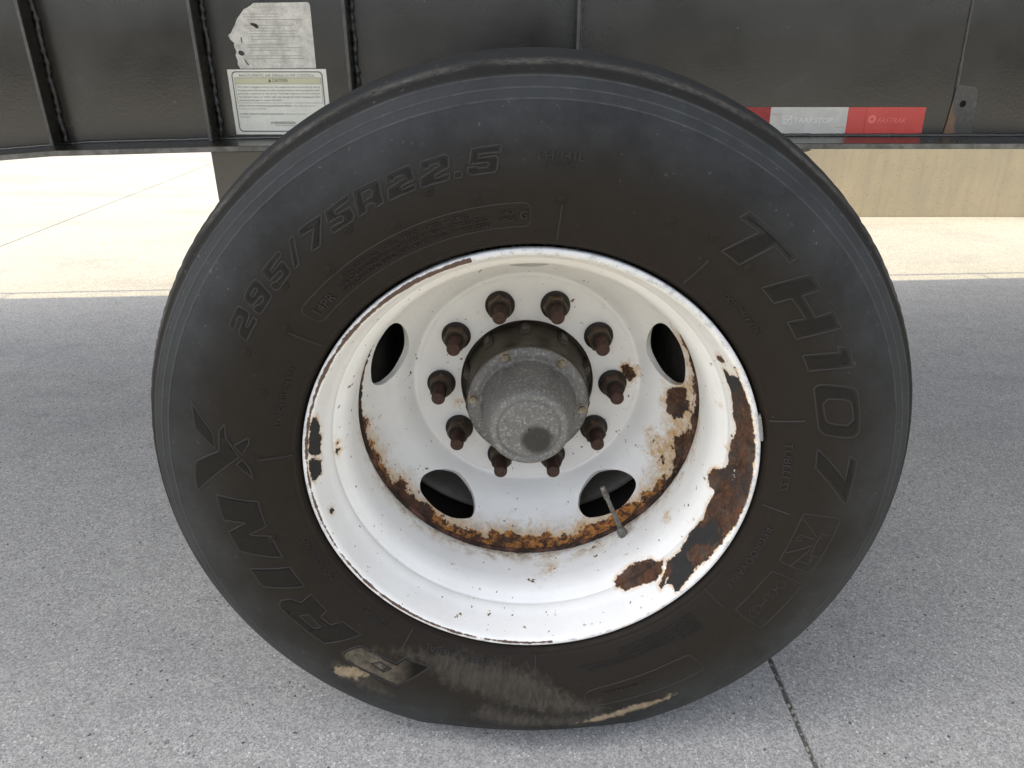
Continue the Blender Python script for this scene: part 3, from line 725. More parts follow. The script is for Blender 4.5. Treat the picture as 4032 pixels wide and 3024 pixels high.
# pressed seam and the rusty lug with its bolt hole at the right
bm = bmesh.new(); zz = np.arange(.915, 1.30, .006)
tube(bm, [(.8695 - (z - .917) * .056 + rng.uniform(-.0005, .0005), .7492, z) for z in zz], [.0032 if z < .96 else .0022 for z in zz], 6)
bm_ob("panel_seam", bm, M['seamm'], tr, True)
lug = [(.868, .920), (.875, .9225), (.905, .9185), (.9122, .9135), (.915, .90), (.9215, .828), (.9185, .8252), (.863, .8252), (.8655, .85), (.8675, .885)]
hole = [(.8888 + .0066 * math.cos(t), .8863 + .0066 * math.sin(t)) for t in np.linspace(0, 2 * math.pi, 20, endpoint=False)]
v, f = fill_poly(lug, [hole], .006)
n = len(v); V = [(x, .7472, z) for x, z in v] + [(x, .7495, z) for x, z in v]
F = list(f) + [tuple(k + n for k in t) for t in f]
ed = {}
for t in f:
    for a, b in zip(t, (*t[1:], t[0])): ed[frozenset((a, b))] = ed.get(frozenset((a, b)), 0) + 1
F += [(a, b, b + n, a + n) for a, b in (tuple(e) for e, c in ed.items() if c == 1)]
lugm = NT("rusted_lug_paint"); co = lugm.pos(); lx, ly, lz = lugm.sep(co)
rr, _, _ = rust_colour(lugm, co)
k1 = lugm.math('ADD', lugm.math('MULTIPLY', lugm.math('SUBTRACT', lz, .83), .33), lugm.math('SUBTRACT', lx, .8855))
k1 = lugm.math('ADD', k1, lugm.math('MULTIPLY', lugm.math('SUBTRACT', lugm.noise(90, 6, .7, co), .5), .022))
cc = lugm.mix(lugm.step(lugm.noise(110, 6, .7, co), .54, .68), (.030, .027, .021), (.085, .08, .07))
cc = lugm.mix(lugm.step(k1, -.001, .004, 1, 0), cc, lugm.mix(lugm.noise(140, 5, .7, co), (.24, .11, .035), (.09, .05, .025)))
M['lug'] = lugm.out(cc, .42, 0, .5, None, 1.8)
lo = mesh_ob("bolt_lug", V, F, M['lug'], tr)
lo['label'] = "rust-streaked lug with one bolt hole"
bm = bmesh.new(); tube(bm, [(.8888, .7488, .8863), (.8888, .7494, .8863)], .0064, 18); bm_ob("bolt_hole_shade", bm, mat_simple("hole_shade_black", (.004, .004, .004), .9), lo)  # black disc paints the shade inside the hole
# hanger bracket and gusset under the flange
bm = bmesh.new(); box_bm(bm, -.605, -.22, .630, .640, .43, .8085, .002); box_bm(bm, -.6045, -.594, .6405, .86, .43, .8085, .001)
bm_ob("hanger_bracket", bm, M['black'], tr)
bm = bmesh.new()
gp = [(.30, .8135), (.5515, .8135), (.547, .8085), (.5405, .8065), (.531, .8065), (.50, .79), (.30, .70)]
a = [bm.verts.new((x, .630, z)) for x, z in gp]; b = [bm.verts.new((x, .640, z)) for x, z in gp]
bm.faces.new(a); bm.faces.new(b)
for k in range(len(gp)): bm.faces.new((a[k], a[(k + 1) % len(gp)], b[(k + 1) % len(gp)], b[k]))
bm_ob("gusset_plate", bm, M['black'], tr)
# far beam, unseen deck shaped to throw shade and bounce light, rail added for its thin shadow, axle
bm = bmesh.new(); box_bm(bm, -3.2, 4.4, 1.70, 1.71, .83, 1.30); box_bm(bm, -3.2, 4.4, 1.57, 1.85, .815, .829)
bm_ob("far_beam", bm, M['black'], tr)
dy = lambda x: 2.42 + .0705 * x
dn = lambda x: -.17
bm = bmesh.new()
cs = [(-3.80, dn(0)), (6.2, dn(0)), (6.2, dy(6.2)), (-3.80, dy(-3.80))]
a = [bm.verts.new((x, y, 2.01)) for x, y in cs]; b = [bm.verts.new((x, y, 2.15)) for x, y in cs]
bm.faces.new(a); bm.faces.new(b)
for k in range(4): bm.faces.new((a[k], a[(k + 1) % 4], b[(k + 1) % 4], b[k]))
for x in (-3.0, -1.9, 1.9, 3.0, 4.2):
    for y in (.76, 1.66): box_bm(bm, x - .04, x + .04, y, y + .08, 1.36, 2.009)
    box_bm(bm, x - .03, x + .03, .4, 2.05, 1.30, 1.36)
bm_ob("deck", bm, M['deck'], tr)
bm = bmesh.new()
tube(bm, [(x, dy(x) + .088 + .004 * math.sin(x * 2.1), 2.08) for x in np.linspace(-3.6, 6.0, 45)], .0085, 8)
for x in np.arange(-3.5, 6, 2.3): tube(bm, [(x, dy(x) - .002, 2.08), (x, dy(x) + .088, 2.08)], .006, 6)
bm_ob("shadow_rail", bm, M['deck'], tr)  # unseen rail, added to cast a thin line of shadow
bm = bmesh.new(); tube(bm, [(0, .36, HG), (0, 2.1, HG)], .0635, 24); bm_ob("axle_tube", bm, M['drum'], tr, True)

# ---- printed labels on the web
Y1 = .7494
def flat(name, pts, y, mat, parent, step=.02, thick=.0004):
    v, f = fill_poly(pts, (), step)
    return mesh_ob(name, [(a, y, b) for a, b in v], [tuple(reversed(t)) if True else t for t in f], mat, parent)
def words(items, y, mat, parent, name="lettering", lean=None):
    """items: (text, x, z, cap height, width): each line of print is a sheet of its own"""
    for s, x, z, h, w in items:
        tv, tf = text_geo(s, h / .70)
        if w: tv[:, 0] *= w / max(tv[:, 0].max(), 1e-6)
        if lean: tv[:, 0] += tv[:, 1] * lean
        mesh_ob(name, [(x + a, y, z + b) for a, b, _ in tv], tf, mat, parent)
def frame(x0, x1, z0, z1, w, r=0.):
    """rectangular line frame as verts/faces, corners cut by r"""
    def ring(o):
        a, b, c, d = x0 + o, x1 - o, z0 + o, z1 - o; q = max(r - o * .6, 0)
        if not r: return [(a, c), (b, c), (b, d), (a, d)]
        out = []
        for cx_, cz_, s in ((a + q, c + q, 180), (b - q, c + q, 270), (b - q, d - q, 0), (a + q, d - q, 90)):
            out += [(cx_ + q * math.cos(R_(s + t)), cz_ + q * math.sin(R_(s + t))) for t in (0, 22.5, 45, 67.5, 90)]
        return out
    A = ring(0); B = ring(w); n = len(A)
    return A + B, [(k, (k + 1) % n, n + (k + 1) % n, n + k) for k in range(n)]
lab = flat("caution_label", [(-.5931, .9502), (-.3958, .9512), (-.3957, .8278), (-.5931, .8278)], Y1, M['label'], tr)
lab['label'] = "cream caution label with black print"
Y2 = Y1 - .0004; Y3 = Y2 - .0004
V = []; F = []
for (x0, x1, z0, z1, w, r) in ((-.5855, -.4040, .8332, .9468, .0016, .008), (-.5806, -.4077, .8879, .9353, .0005, 0), (-.5806, -.4077, .9236, .9353, .0004, 0)):
    v, f = frame(x0, x1, z0, z1, w, r); k = len(V); V += [(a, Y3, b) for a, b in v]; F += [tuple(i + k for i in t) for t in f]
mesh_ob("printed_border", V, F, M['ink'], lab)
flat("yellow_band", [(-.580, .924), (-.408, .924), (-.408, .935), (-.580, .935)], Y2, M['yellow'], lab)
tri = [(-.5137, .9272), (-.5075, .9272), (-.5106, .9332)]
words([("AUTOMATIC AIR SPRING DUMP CONTROL", -.5637, .9368, .0053, .1442)], Y3, M['pale_ink'], lab)
words([("H", -.5702, .9368, .0053, .0055), ("CAUTION", -.5060, .9272, .0060, .0310)], Y3, M['ink'], lab)
flat("warning_triangle", tri, Y3, M['ink'], lab)
para = ["This trailer is equipped with an air ride suspension and an automatic air spring", "dumping system. By setting the trailer parking brakes or disconnecting the trailer", "glad hands, suspension air will exhaust. The trailer may drop and move forward.", "The forward motion, or \"trailer walk,\" may damage the trailer's landing gear when", "using the landing gear to support the trailer."]
words([(s, -.5778, .9168 - .00615 * i, .0029, .1660 if i < 4 else .088) for i, s in enumerate(para)], Y3, M['ink'], lab)
words([("NORMAL HIGHWAY OPERATION (RELEASED PARKING BRAKES)", -.5805, .8815, .0027, .108), ("LOWERING OPERATION (APPLIED PARKING BRAKES)", -.5805, .8660, .0027, .090), ("H HENDRICKSON", -.5190, .8478, .0052, .050)], Y3, M['ink'], lab)
words([("- The trailer will operate", -.4712, .8815, .0027, .046), ("normally at its pre set ride height.", -.5805, .8762, .0025, .056), ("- The air from the trailer", -.490, .8660, .0027, .046), ("will exhaust.", -.5805, .8607, .0025, .022), ("Trailer Suspension Systems", -.5105, .8442, .0024, .042)], Y3, M['pale_ink'], lab)
old = flat("worn_label", [(-.5229, 1.0675), (-.4185, 1.0688), (-.4155, 1.0668), (-.4143, 1.063), (-.4149, .9526), (-.566, .9518), (-.5700, .9600), (-.5688, .9665), (-.5716, .9756), (-.5690, .983), (-.5722, .992), (-.571, .998), (-.5775, 1.004), (-.5806, 1.0119), (-.5745, 1.0155), (-.5708, 1.021), (-.5650, 1.029), (-.5589, 1.040), (-.5500, 1.0492), (-.5430, 1.0568), (-.5350, 1.0598), (-.5290, 1.0632)], Y1, M['old_label'], tr)
old['label'] = "grey weathered label torn along its left side"
words([("INTRAAX SUSPENSION MODELS", -.5270, 1.0585, .0033, .058), ("! CAUTION", -.5070, 1.0535, .0036, .026), ("INTRAAX SUSPENSION MODEL SPEC", -.5270, 1.0325, .0030, .066), ("INTRAAX TORQUE SPECIFICATIONS", -.523, .996, .0030, .066), ("CAUTION", -.499, .977, .0040, .022), ("H HENDRICKSON", -.506, .9625, .0042, .042)], Y3, mat_simple("ghost_print", (.60, .575, .50), .5), old)
V = []; F = []
for i in range(17):
    z = 1.048 - i * .0049
    if i in (3, 10, 14): continue
    k = len(V); xa = -.548 + rng.uniform(0, .012); xb = -.43 - rng.uniform(0, .05)
    V += [(xa, Y2, z), (xb, Y2, z), (xb, Y2, z + .0011), (xa, Y2, z + .0011)]; F.append((k, k + 1, k + 2, k + 3))
mesh_ob("faded_print", V, F, mat_simple("faded_lines", (.40, .38, .33), .5), old)
for pts in ([(-.5345, 1.0335), (-.5240, 1.0325), (-.5190, 1.0285), (-.5185, 1.0245), (-.5240, 1.0232), (-.5262, 1.0262), (-.5330, 1.0292)], [(-.5568, 1.0085), (-.5548, 1.0090), (-.5545, .9990), (-.5562, .9968)], [(-.5648, .9850), (-.5560, .9840), (-.5525, .9780), (-.5580, .9745), (-.5655, .9775)], [(-.5560, .9720), (-.5520, .9650), (-.5470, .9585), (-.5488, .9570), (-.5545, .9640)]):
    flat("tear", chaikin(pts, 1), Y2, M['torn'], old)

# ---- reflective tape
tape = flat("reflective_tape", [(.5022, .8802), (.6600, .8802), (.6614, .8286), (.5036, .8286)], Y1, M['tape_white'], tr)
tape['label'] = "red and silver reflective tape"
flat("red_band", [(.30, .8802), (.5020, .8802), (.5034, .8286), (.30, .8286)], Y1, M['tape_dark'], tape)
flat("red_band", [(.6602, .8802), (.6968, .8802), (.6988, .8286), (.6616, .8286)], Y1, mat_simple("mid_red_tape", (.66, .09, .075), .35), tape)
flat("red_band", [(.6972, .8802), (.8175, .8802), (.8195, .8286), (.6992, .8286)], Y1, M['tape_red'], tape)
words([("TARP", -0 + .5512, .8505, .0100, .0400)], Y2, M['white_ink'], tape)
words([("STOP", .5920, .8500, .0098, .0370)], Y2, M['white_ink'], tape, lean=.35)
V, F = frame(.5290, .5478, .8475, .8640, .0011)
k = len(V)
for (ax, az), (bx, bz) in (((.5325, .8500), (.5325, .8595)), ((.5325, .8595), (.5395, .8555)), ((.5395, .8555), (.5455, .8625)), ((.5345, .8500), (.5455, .8590)), ((.5345, .8500), (.5325, .8500))):
    d = np.array([bx - ax, bz - az]); d = d / max(np.hypot(*d), 1e-9); nx, nz = -d[1] * .0007, d[0] * .0007; k = len(V)
    V = V + [(ax + nx, az + nz), (bx + nx, bz + nz), (bx - nx, bz - nz), (ax - nx, az - nz)]; F = F + [(k, k + 1, k + 2, k + 3)]
mesh_ob("tape_emblem", [(a, Y2, b) for a, b in V], F, M['white_ink'], tape)
words([("DOT-C2", .5064, .8655, .0026, .019), ("DOT-C2", .6385, .8400, .0026, .019)], Y2, M['red_ink'], tape)
words([("FASTRAK", .7225, .8505, .0095, .058)], Y2, M['pink'], tape, lean=.4)
disc_v = [(.7118 + .0082 * math.cos(t), .8572 + .0082 * math.sin(t)) for t in np.linspace(0, 2 * math.pi, 24, endpoint=False)]
v, f = fill_poly(disc_v, [[(.7118 + .0030 * math.cos(t), .8572 + .0030 * math.sin(t)) for t in np.linspace(0, 2 * math.pi, 12, endpoint=False)]], .01)
mesh_ob("tape_emblem", [(a, Y2, b) for a, b in v], f, M['pink'], tape)

# ------------------------------------------------------------------ the wheel
wh = empty("wheel", (0, 0, HG), tr)
wh['label'] = "big wheel with a chipped white rim and rusty studs"
# ---- tyre
prof = []
Rs = np.concatenate([np.arange(.2985, .496, .0007), np.arange(.496, .5030, .0005), [.5036, .5042, .5047]])
for R in Rs:
    y = float(np.interp(R, TX, TY))
    for c, w, h in ((.3055, .0013, -.0011), (.3090, .0010, .0006), (.4565, .0010, -.0008), (.4670, .0010, -.0009), (.4780, .0011, -.0011), (.4835, .0016, .0010)):
        y += h * math.exp(-((R - c) / w) ** 2)
    prof.append((R, y))
prof += [(.505, .088), (.5052, .10), (.497, .101), (.497, .112), (.5054, .113), (.5054, .14), (.497, .141), (.497, .152), (.5052, .153), (.5045, .17), (.504, .19), (.496, .218), (.47, .25), (.42, .268), (.37, .262), (.32, .24), (.30, .222)]
prof = np.array(prof); SEG = 900
ang = np.linspace(0, 2 * np.pi, SEG, endpoint=False)
A, J = np.meshgrid(ang, np.arange(len(prof)), indexing='ij')
RR = prof[J, 0]; YY = prof[J, 1]
s_ = np.sin(A); dd = np.maximum(0, .507 * np.maximum(0, -s_) - HG)
# ragged, scrubbed shoulder
rag = np.zeros(SEG)
for k in range(26): rag += rng.uniform(.2, 1) * np.sin(ang * int(rng.integers(20, 260)) + rng.uniform(0, 6.28))
rag = rag / 3.2
w_rag = np.exp(-((prof[:, 0] - .4985) / .0055) ** 2) * (prof[:, 1] < .06)
low = .25 + .75 * sm(-.2, .5, -np.sin(ang) * .8 - np.cos(ang) * .45)
RR = RR - w_rag[None] * (np.maximum(rag, -.6) * .0019 * low)[:, None]
YY = YY - .5 * dd * np.exp(-((RR - .445) / .05) ** 2)
ZZ = np.maximum(RR * s_ + dd * sm(.36, .50, RR), -HG + .0002)
V = np.stack([RR * np.cos(A), YY, ZZ], -1).reshape(-1, 3); n = len(prof)
i = np.arange(SEG)[:, None]; j = np.arange(n - 1)[None]; i2 = (i + 1) % SEG
F = np.stack([i * n + j, i2 * n + j, i2 * n + j + 1, i * n + j + 1], -1).reshape(-1, 4)
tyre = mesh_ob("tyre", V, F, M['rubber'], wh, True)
af = A.ravel(); rf = prof[J, 0].ravel()
MUD = [[(-132.68,.4188),(-131.93,.4092),(-129.66,.3954),(-126.87,.3952),(-126.17,.3975),(-127.29,.4128),(-127.22,.4182),(-129.11,.4229),(-131.23,.4271)], [(-80.5,.4290),(-76,.4205),(-68.21,.415),(-57.59,.4226),(-60.05,.4256),(-68.99,.4285),(-76,.4325)]]
DUST = [[(-133.55,.3874),(-132.98,.3768),(-131.27,.3617),(-127.61,.3608),(-123.92,.3655),(-124.15,.381),(-127.36,.39),(-129.07,.3931),(-131.78,.3947)], [(-128.99,.353),(-123.11,.3332),(-110.13,.3156),(-98.74,.3164),(-88.27,.3271),(-83.42,.3516),(-75.19,.3853),(-71.08,.4123),(-85.94,.4001),(-97.34,.3766),(-109.75,.3668),(-116.26,.3461),(-121.5,.3489)]]
set_attr(tyre, "mud", polar_sd(af, rf, MUD, .40)); set_attr(tyre, "dust_cake", polar_sd(af, rf, DUST[:1], .38)); set_attr(tyre, "dust", polar_sd(af, rf, [DUST[1], [(-100, .385), (-84, .405), (-72, .412), (-58, .420), (-60, .427), (-78, .440), (-92, .432), (-103, .415)], [(-135, .405), (-128, .392), (-124, .398), (-118, .415), (-122, .432), (-132, .430)]], .40))

# ---- raised characters and ridges on the sidewall
def strip(path, closed, prof_, rm=.385, step=.003):
    """a small moulded ridge along a path of (degrees, R); prof_ = (offset, height) rows"""
    p = np.array(path, float); a = np.unwrap(np.radians(p[:, 0])); q = np.stack([a * rm, p[:, 1]], -1)
    pts = []
    m = len(q) if closed else len(q) - 1
    for k in range(m):
        u, v = q[k], q[(k + 1) % len(q)]
        if closed and k == m - 1: pass
        c = max(1, int(np.hypot(*(v - u)) / step)); pts += [u + (v - u) * t / c for t in range(c)]
    if not closed: pts.append(q[-1])
    pts = np.array(pts)
    if closed: t = np.roll(pts, -1, 0) - np.roll(pts, 1, 0)
    else: t = np.gradient(pts, axis=0)
    t /= np.maximum(np.hypot(*t.T), 1e-9)[:, None]; nr = np.stack([-t[:, 1], t[:, 0]], -1)
    rows = []
    for o, h in prof_:
        w = pts + nr * o
        rows.append(tyre_pt(w[:, 0] / rm, w[:, 1], h))
    N = len(pts); K = len(prof_); V = np.stack(rows, 1).reshape(-1, 3)
    F = [(k * K + c, ((k + 1) % N) * K + c, ((k + 1) % N) * K + c + 1, k * K + c + 1) for k in range(N if closed else N - 1) for c in range(K - 1)]
    return V, F
def join(parts):
    V = []; F = []
    for v, f in parts:
        k = len(V); V += [tuple(p) for p in v]; F += [tuple(i + k for i in t) for t in f]
    return V, F
RIDGE = [(-.0013, -.0004), (-.0006, .0010), (.0006, .0010), (.0013, -.0004)]
THIN = [(-.0010, -.0004), (-.0004, .0008), (.0004, .0008), (.0010, -.0004)]
def inset(poly, d):
    p = np.asarray(poly, float); ar = np.sum(p[:, 0] * np.roll(p[:, 1], -1) - np.roll(p[:, 0], -1) * p[:, 1])
    e1 = p - np.roll(p, 1, 0); e2 = np.roll(p, -1, 0) - p
    n1 = np.stack([-e1[:, 1], e1[:, 0]], -1); n2 = np.stack([-e2[:, 1], e2[:, 0]], -1)
    n1 /= np.maximum(np.hypot(*n1.T), 1e-9)[:, None]; n2 /= np.maximum(np.hypot(*n2.T), 1e-9)[:, None]
    m = n1 + n2; l = np.maximum(np.sum(m * n1, 1), .55); return p + m / l[:, None] * d * (1 if ar > 0 else -1)
def glyph(loops, wide, rounded, m1=None):
    rm = .385
    conv = lambda lp: np.stack([np.unwrap(np.radians(np.array(lp)[:, 0])) * rm, np.array(lp)[:, 1]], -1)
    q = [conv(l) for l in loops]
    for k in range(1, len(q)):
        sh = round((q[0][:, 0].mean() - q[k][:, 0].mean()) / (2 * math.pi * rm)); q[k][:, 0] += sh * 2 * math.pi * rm
    if rounded: q = [chaikin(l, 1) for l in q]
    back = lambda l: [(math.degrees(x / rm), r) for x, r in l]
    ridge = join([strip(back(l), True, RIDGE) for l in q])
    g = mesh_ob("raised_character", ridge[0], ridge[1], M['letter_ridge'], wh, True)
    o = inset(q[0], wide); hs = [inset(l, -wide * .8) for l in q[1:]]
    v, f = fill_poly(o, hs, .0055)
    V = tyre_pt(v[:, 0] / rm, v[:, 1], .0007)
    b = mesh_ob("hatched_character", V, f, m1 or M['letter_fill'], wh, True)
for k, loops in GLYPHS.items():
    num = k.startswith('n')
    glyph(loops, .0030 if num else (.0042 if k in 'THozs' else .0026), k in ('z', 'n9'), M['dusty'] if k == 'P' else None)
for k, (path, closed) in RIDGES.items():
    if closed: path = (lambda c: [(math.degrees(x), r) for x, r in c])(chaikin(np.stack([np.radians([p[0] for p in path]), [p[1] for p in path]], -1), 1))
    v, f = strip(path, bool(closed), THIN); mesh_ob("moulded_ridge", v, f, M['letter_ridge'], wh, True)
for a, r in CIRCLES:
    v, f = strip([(a + math.degrees(.0062 / r) * math.cos(t), r + .0062 * math.sin(t)) for t in np.linspace(0, 2 * math.pi, 18, endpoint=False)], True, [(-.0007, -.0003), (0, .0008), (.0007, -.0003)], step=.002)
    mesh_ob("moulded_ring", v, f, M['letter_ridge'], wh, True)
# long rounded frame round the load figures
def arc_box(a0, a1, r0, r1, c=.007):
    da = math.degrees(c / r1); P = []
    P += [(a, r1) for a in np.linspace(a0 - da, a1 + da, 40)]
    P += [(a1 + da * .3, r1 - c * .3), (a1, r1 - c), (a1, r0 + c), (a1 + da * .3, r0 + c * .3)]
    P += [(a, r0) for a in np.linspace(a1 + da, a0 - da, 40)]
    P += [(a0 - da * .3, r0 + c * .3), (a0, r0 + c), (a0, r1 - c), (a0 - da * .3, r1 - c * .3)]
    return P
v, f = strip(arc_box(139.2, 90.8, .3258, .3535), True, THIN); mesh_ob("moulded_ridge", v, f, M['letter_ridge'], wh, True)
for a, r0, r1 in ((144.1, .3095, .350), (85.3, .3095, .353), (56.4, .3110, .3486), (15.0, .3085, .3462), (-8.2, .3100, .3425), (-37.1, .3080, .3392), (-88.2, .3080, .3425), (-123.1, .3085, .336), (174.3, .3080, .3468), (115, .309, .345)):
    if a == 115: continue
    v, f = strip([(a, r0), (a, (r0 + r1) / 2), (a, r1)], False, [(-.0015, -.0004), (-.0006, .0015), (.0006, .0015), (.0015, -.0004)]); mesh_ob("moulded_ridge", v, f, M['letter_ridge'], wh, True)
# vent nubs
for a, r in ((151.34, .381), (158.7, .3484), (129.1, .3598), (114.7, .3618), (107.2, .3837), (100, .3626), (136.7, .3841), (121.8, .3844), (143.8, .3535), (85.4, .3570), (66.5, .363), (58.6, .373), (50, .368), (170.2, .381), (-166.2, .352), (174.0, .3505), (-140, .349)):
    t = np.linspace(0, 2 * math.pi, 20, endpoint=False); V = []; F = []; K = 20
    for rad, h in ((.0062, -.0003), (.0058, .0007), (.0048, .0009), (.0012, .0005), (.0009, .0016), (.0001, .0018)):
        V += list(tyre_pt(R_(a) + rad * np.cos(t) / r, r + rad * np.sin(t), h))
    for c in range(5):
        for k in range(K): F.append((c * K + k, c * K + (k + 1) % K, (c + 1) * K + (k + 1) % K, (c + 1) * K + k))
    mesh_ob("vent_nub", V, F, M['rubber_plain'], wh, True)
def tyre_text(s, a_deg, r, h, end=None, track=1.0):
    """raised words round the sidewall: baseline radius r, cap height h, clockwise from a_deg to end"""
    tv, tf = text_geo(s, h / .70, extrude=.0006, spacing=track)
    w = tv[:, 0].max()
    sx = 1. if end is None else abs(R_(a_deg - end)) * (r + h / 2) / w
    V = []
    hh = tv[:, 2]
    P = tyre_pt(R_(a_deg) - tv[:, 0] * sx / (r + h / 2), r + tv[:, 1], 0)
    Q = tyre_pt(R_(a_deg) - tv[:, 0] * sx / (r + h / 2), r + tv[:, 1], .0013)
    k = ((hh + .0006) / .0012)[:, None]
    mesh_ob("raised_lettering", P * (1 - k) + Q * k, tf, M['letter_ridge'], wh)
tyre_text("144/141L", 90.1, .3992, .0084, 82.9); tyre_text("AT 780 kPa", 89.2, .3920, .0045, 83.8)
tyre_text("14PR", 138.1, .3330, .0105, 132.4)
tyre_text("PLIES: SIDEWALL 1 STEEL  TREAD 1 STEEL + 4 STEEL", 128.6, .3442, .0042, 102.0); tyre_text("MAX. LOAD SINGLE 2800 kg (6175 LBS) AT 760 kPa (110 P.S.I.) COLD", 130.6, .3372, .0042, 98.4); tyre_text("MAX. LOAD DUAL 2575 kg (5675 LBS) AT 760 kPa (110 P.S.I.) COLD", 130.3, .3302, .0042, 98.4)
tyre_text("LOAD", 96.9, .3422, .0042, 94.0); tyre_text("RANGE", 97.2, .3345, .0042, 93.6); tyre_text("G", 92.9, .3355, .0095, 91.4)
tyre_text("DOT 09N KJFTPC", 48.8, .3275, .0062, 37.0); tyre_text("TUBELESS", 9.7, .3228, .0088, -2.9); tyre_text("REGROOVABLE", -13.1, .3216, .0084, -32.4)
tyre_text("STANDARD RIM 9.00", 166.6, .3227, .0062, 151.3); tyre_text("MADE IN THAILAND", -149.1, .3168, .0062, -162.9 + 0)if False else tyre_text("MADE IN THAILAND", -149.0, .3160, .0062, -162.9)
tyre_text("TG210204-26", -129.3, .3172, .0052, -139.0); tyre_text("STEEL RADIAL", -100.0, .3175, .0085, -118.2)
for k_, s in enumerate(["SAFETY WARNING", "SERIOUS INJURY MAY RESULT FROM TIRE FAILURE DUE TO UNDERINFLATION OVERLOADING", "EXPLOSION OF TIRE RIM ASSEMBLY DUE TO IMPROPER MOUNTING NEVER EXCEED PRESSURE", "ONLY SPECIALLY TRAINED PERSONS SHOULD MOUNT TIRES", "FOLLOW OWNERS MANUAL AND TIRE PLACARD IN VEHICLE"]):
    e = (-50, -75, -77, -66, -66)[k_]; tyre_text(s, -44.2, .3395 - .0052 * k_, .0031, e)
tyre_text("READ OWNERS MANUAL", -62.0, .374, .0032, -73)

# ---- rim barrel
gp_ = np.array(GP); seg_l = np.hypot(*np.diff(gp_, axis=0).T); gs = np.concatenate([[0], np.cumsum(seg_l)])
def smooth_param(p, s, n):
    ss = np.linspace(0, s[-1], n)
    _, a = pchip(np.stack([s, p[:, 0]], -1), n); _, b = pchip(np.stack([s, p[:, 1]], -1), n)
    return ss, np.stack([a, b], -1)
ss, gq = smooth_param(gp_, gs, 170)
back_ = [(.275, .200), (.284, .225), (.298, .232), (.298, .236)]
prof = [*map(tuple, gq), *back_]; SEG = 840
barrel = lathe("rim", prof, SEG, M['rim'], wh)
ang = np.repeat(np.linspace(0, 2 * np.pi, SEG, endpoint=False), len(prof)); sv = np.tile(np.concatenate([ss, gs[-1] + np.array([.03, .06, .08, .085])]), SEG)
ring = lambda s0, s1: np.abs(sv - (s0 + s1) / 2) - (s1 - s0) / 2
wear = {k: v for k, v in GUT_WEAR.items() if k != 'br'}
rust = polar_sd(ang, sv, wear.values(), .268)
joint = ring(.153, .30) + .0028 * (1 + np.sin(ang * 7)) + np.where(np.sin(ang) < .15, 0, .03)
for c_ in [p for p in wear]: pass
set_attr(barrel, "rust", rust)
L = [GUT_WEAR[k] for k in ('L1', 'L2', 'c1', 'c2', 'c3')]
set_attr(barrel, "primer", np.minimum(polar_sd(ang, sv, list(GUT_PRIMER.values()), .268), polar_sd(ang, sv, L, .268) - .03))
set_attr(barrel, "stain", np.minimum(polar_sd(ang, sv, GUT_STAIN.values(), .268) + .002, polar_sd(ang, sv, [GUT_WEAR['B']], .268) - .001 + .004))
set_attr(barrel, "orange", np.full(len(sv), .05))
set_attr(barrel, "grime", np.minimum(joint, .05))
deg = np.degrees(ang)
top = np.exp(-((((deg - 105) + 180) % 360 - 180) / 62) ** 2)
set_attr(barrel, "edge", np.abs(sv - .0105) - (.0025 + .0052 * top))
lo_ = (((deg - 225) + 180) % 360 - 180)
ctr = .0135; wid = np.where(np.abs((((deg - 140) + 180) % 360) - 180) < 36, .0016 + .0016 * top * top, np.where(np.abs(lo_) < 52, .0013, -.02))
set_attr(barrel, "line", np.abs(sv - ctr) - wid)

# ---- wheel disc with five hand holes
HOLE = [(-53,8),(-52,0),(-41,-13),(-23,-22),(0,-27),(23,-22),(42,-12),(53,0),(56,10),(52,16),(40,19),(21,22),(-5,22),(-28,20),(-46,17)]
holes = []
for b in (18, 90, 162, 234, 306):
    sg = 1 if b in (18, 234, 306, 90) else -1
    P = chaikin([(sg * t / 1000, r / 1000) for t, r in HOLE], 2)
    if sg < 0: P = P[::-1]
    holes.append(np.array([((.2285 + r) * math.cos(R_(b) + t / .2285), (.2285 + r) * math.sin(R_(b) + t / .2285)) for t, r in P]))
bore = np.array([(.1105 * math.cos(t), .1105 * math.sin(t)) for t in np.linspace(0, 2 * np.pi, 240, endpoint=False)])
outer = np.array([(.2595 * math.cos(t), .2595 * math.sin(t)) for t in np.linspace(0, 2 * np.pi, 480, endpoint=False)])
P = []
for r in np.arange(.1125, .2585, .0021):
    k = int(2 * np.pi * r / .0026); t = np.arange(k) / k * 2 * np.pi + r * 900; P.append(np.stack([r * np.cos(t), r * np.sin(t)], -1))
P = np.concatenate(P)
d = np.full(len(P), -1.)
for h in holes: d = np.maximum(d, -sd_poly(P, h))
P = P[d < -.0011]
V2 = []; E2 = []
for lp in (outer, bore, *holes):
    k = len(V2); V2 += [Vector(p) for p in lp]; E2 += [(k + q, k + (q + 1) % len(lp)) for q in range(len(lp))]
V2 += [Vector(p) for p in P]
cv, ce, cf, *_ = delaunay_2d_cdt(V2, E2, [], 0, 1e-7)
cv = np.array([tuple(p) for p in cv]); cf = np.array([tuple(t) for t in cf])
cen = cv[cf].mean(1); keep = np.hypot(*cen.T) > .1105 * .9999
for h in holes: keep &= sd_poly(cen, h) > 0
keep &= np.hypot(*cen.T) < .2595
cf = cf[keep]
R2 = np.hypot(*cv.T); yy = np.interp(R2, DX, DY)
n = len(cv)
slope = np.interp(R2, DX[1:], np.diff(DY) / np.diff(DX)); nl = np.sqrt(1 + slope ** 2)
rad = cv / R2[:, None]; back = cv - rad * (slope / nl * .011)[:, None]
V = np.concatenate([np.stack([cv[:, 0], yy, cv[:, 1]], -1), np.stack([back[:, 0], yy + .011 / nl, back[:, 1]], -1)])
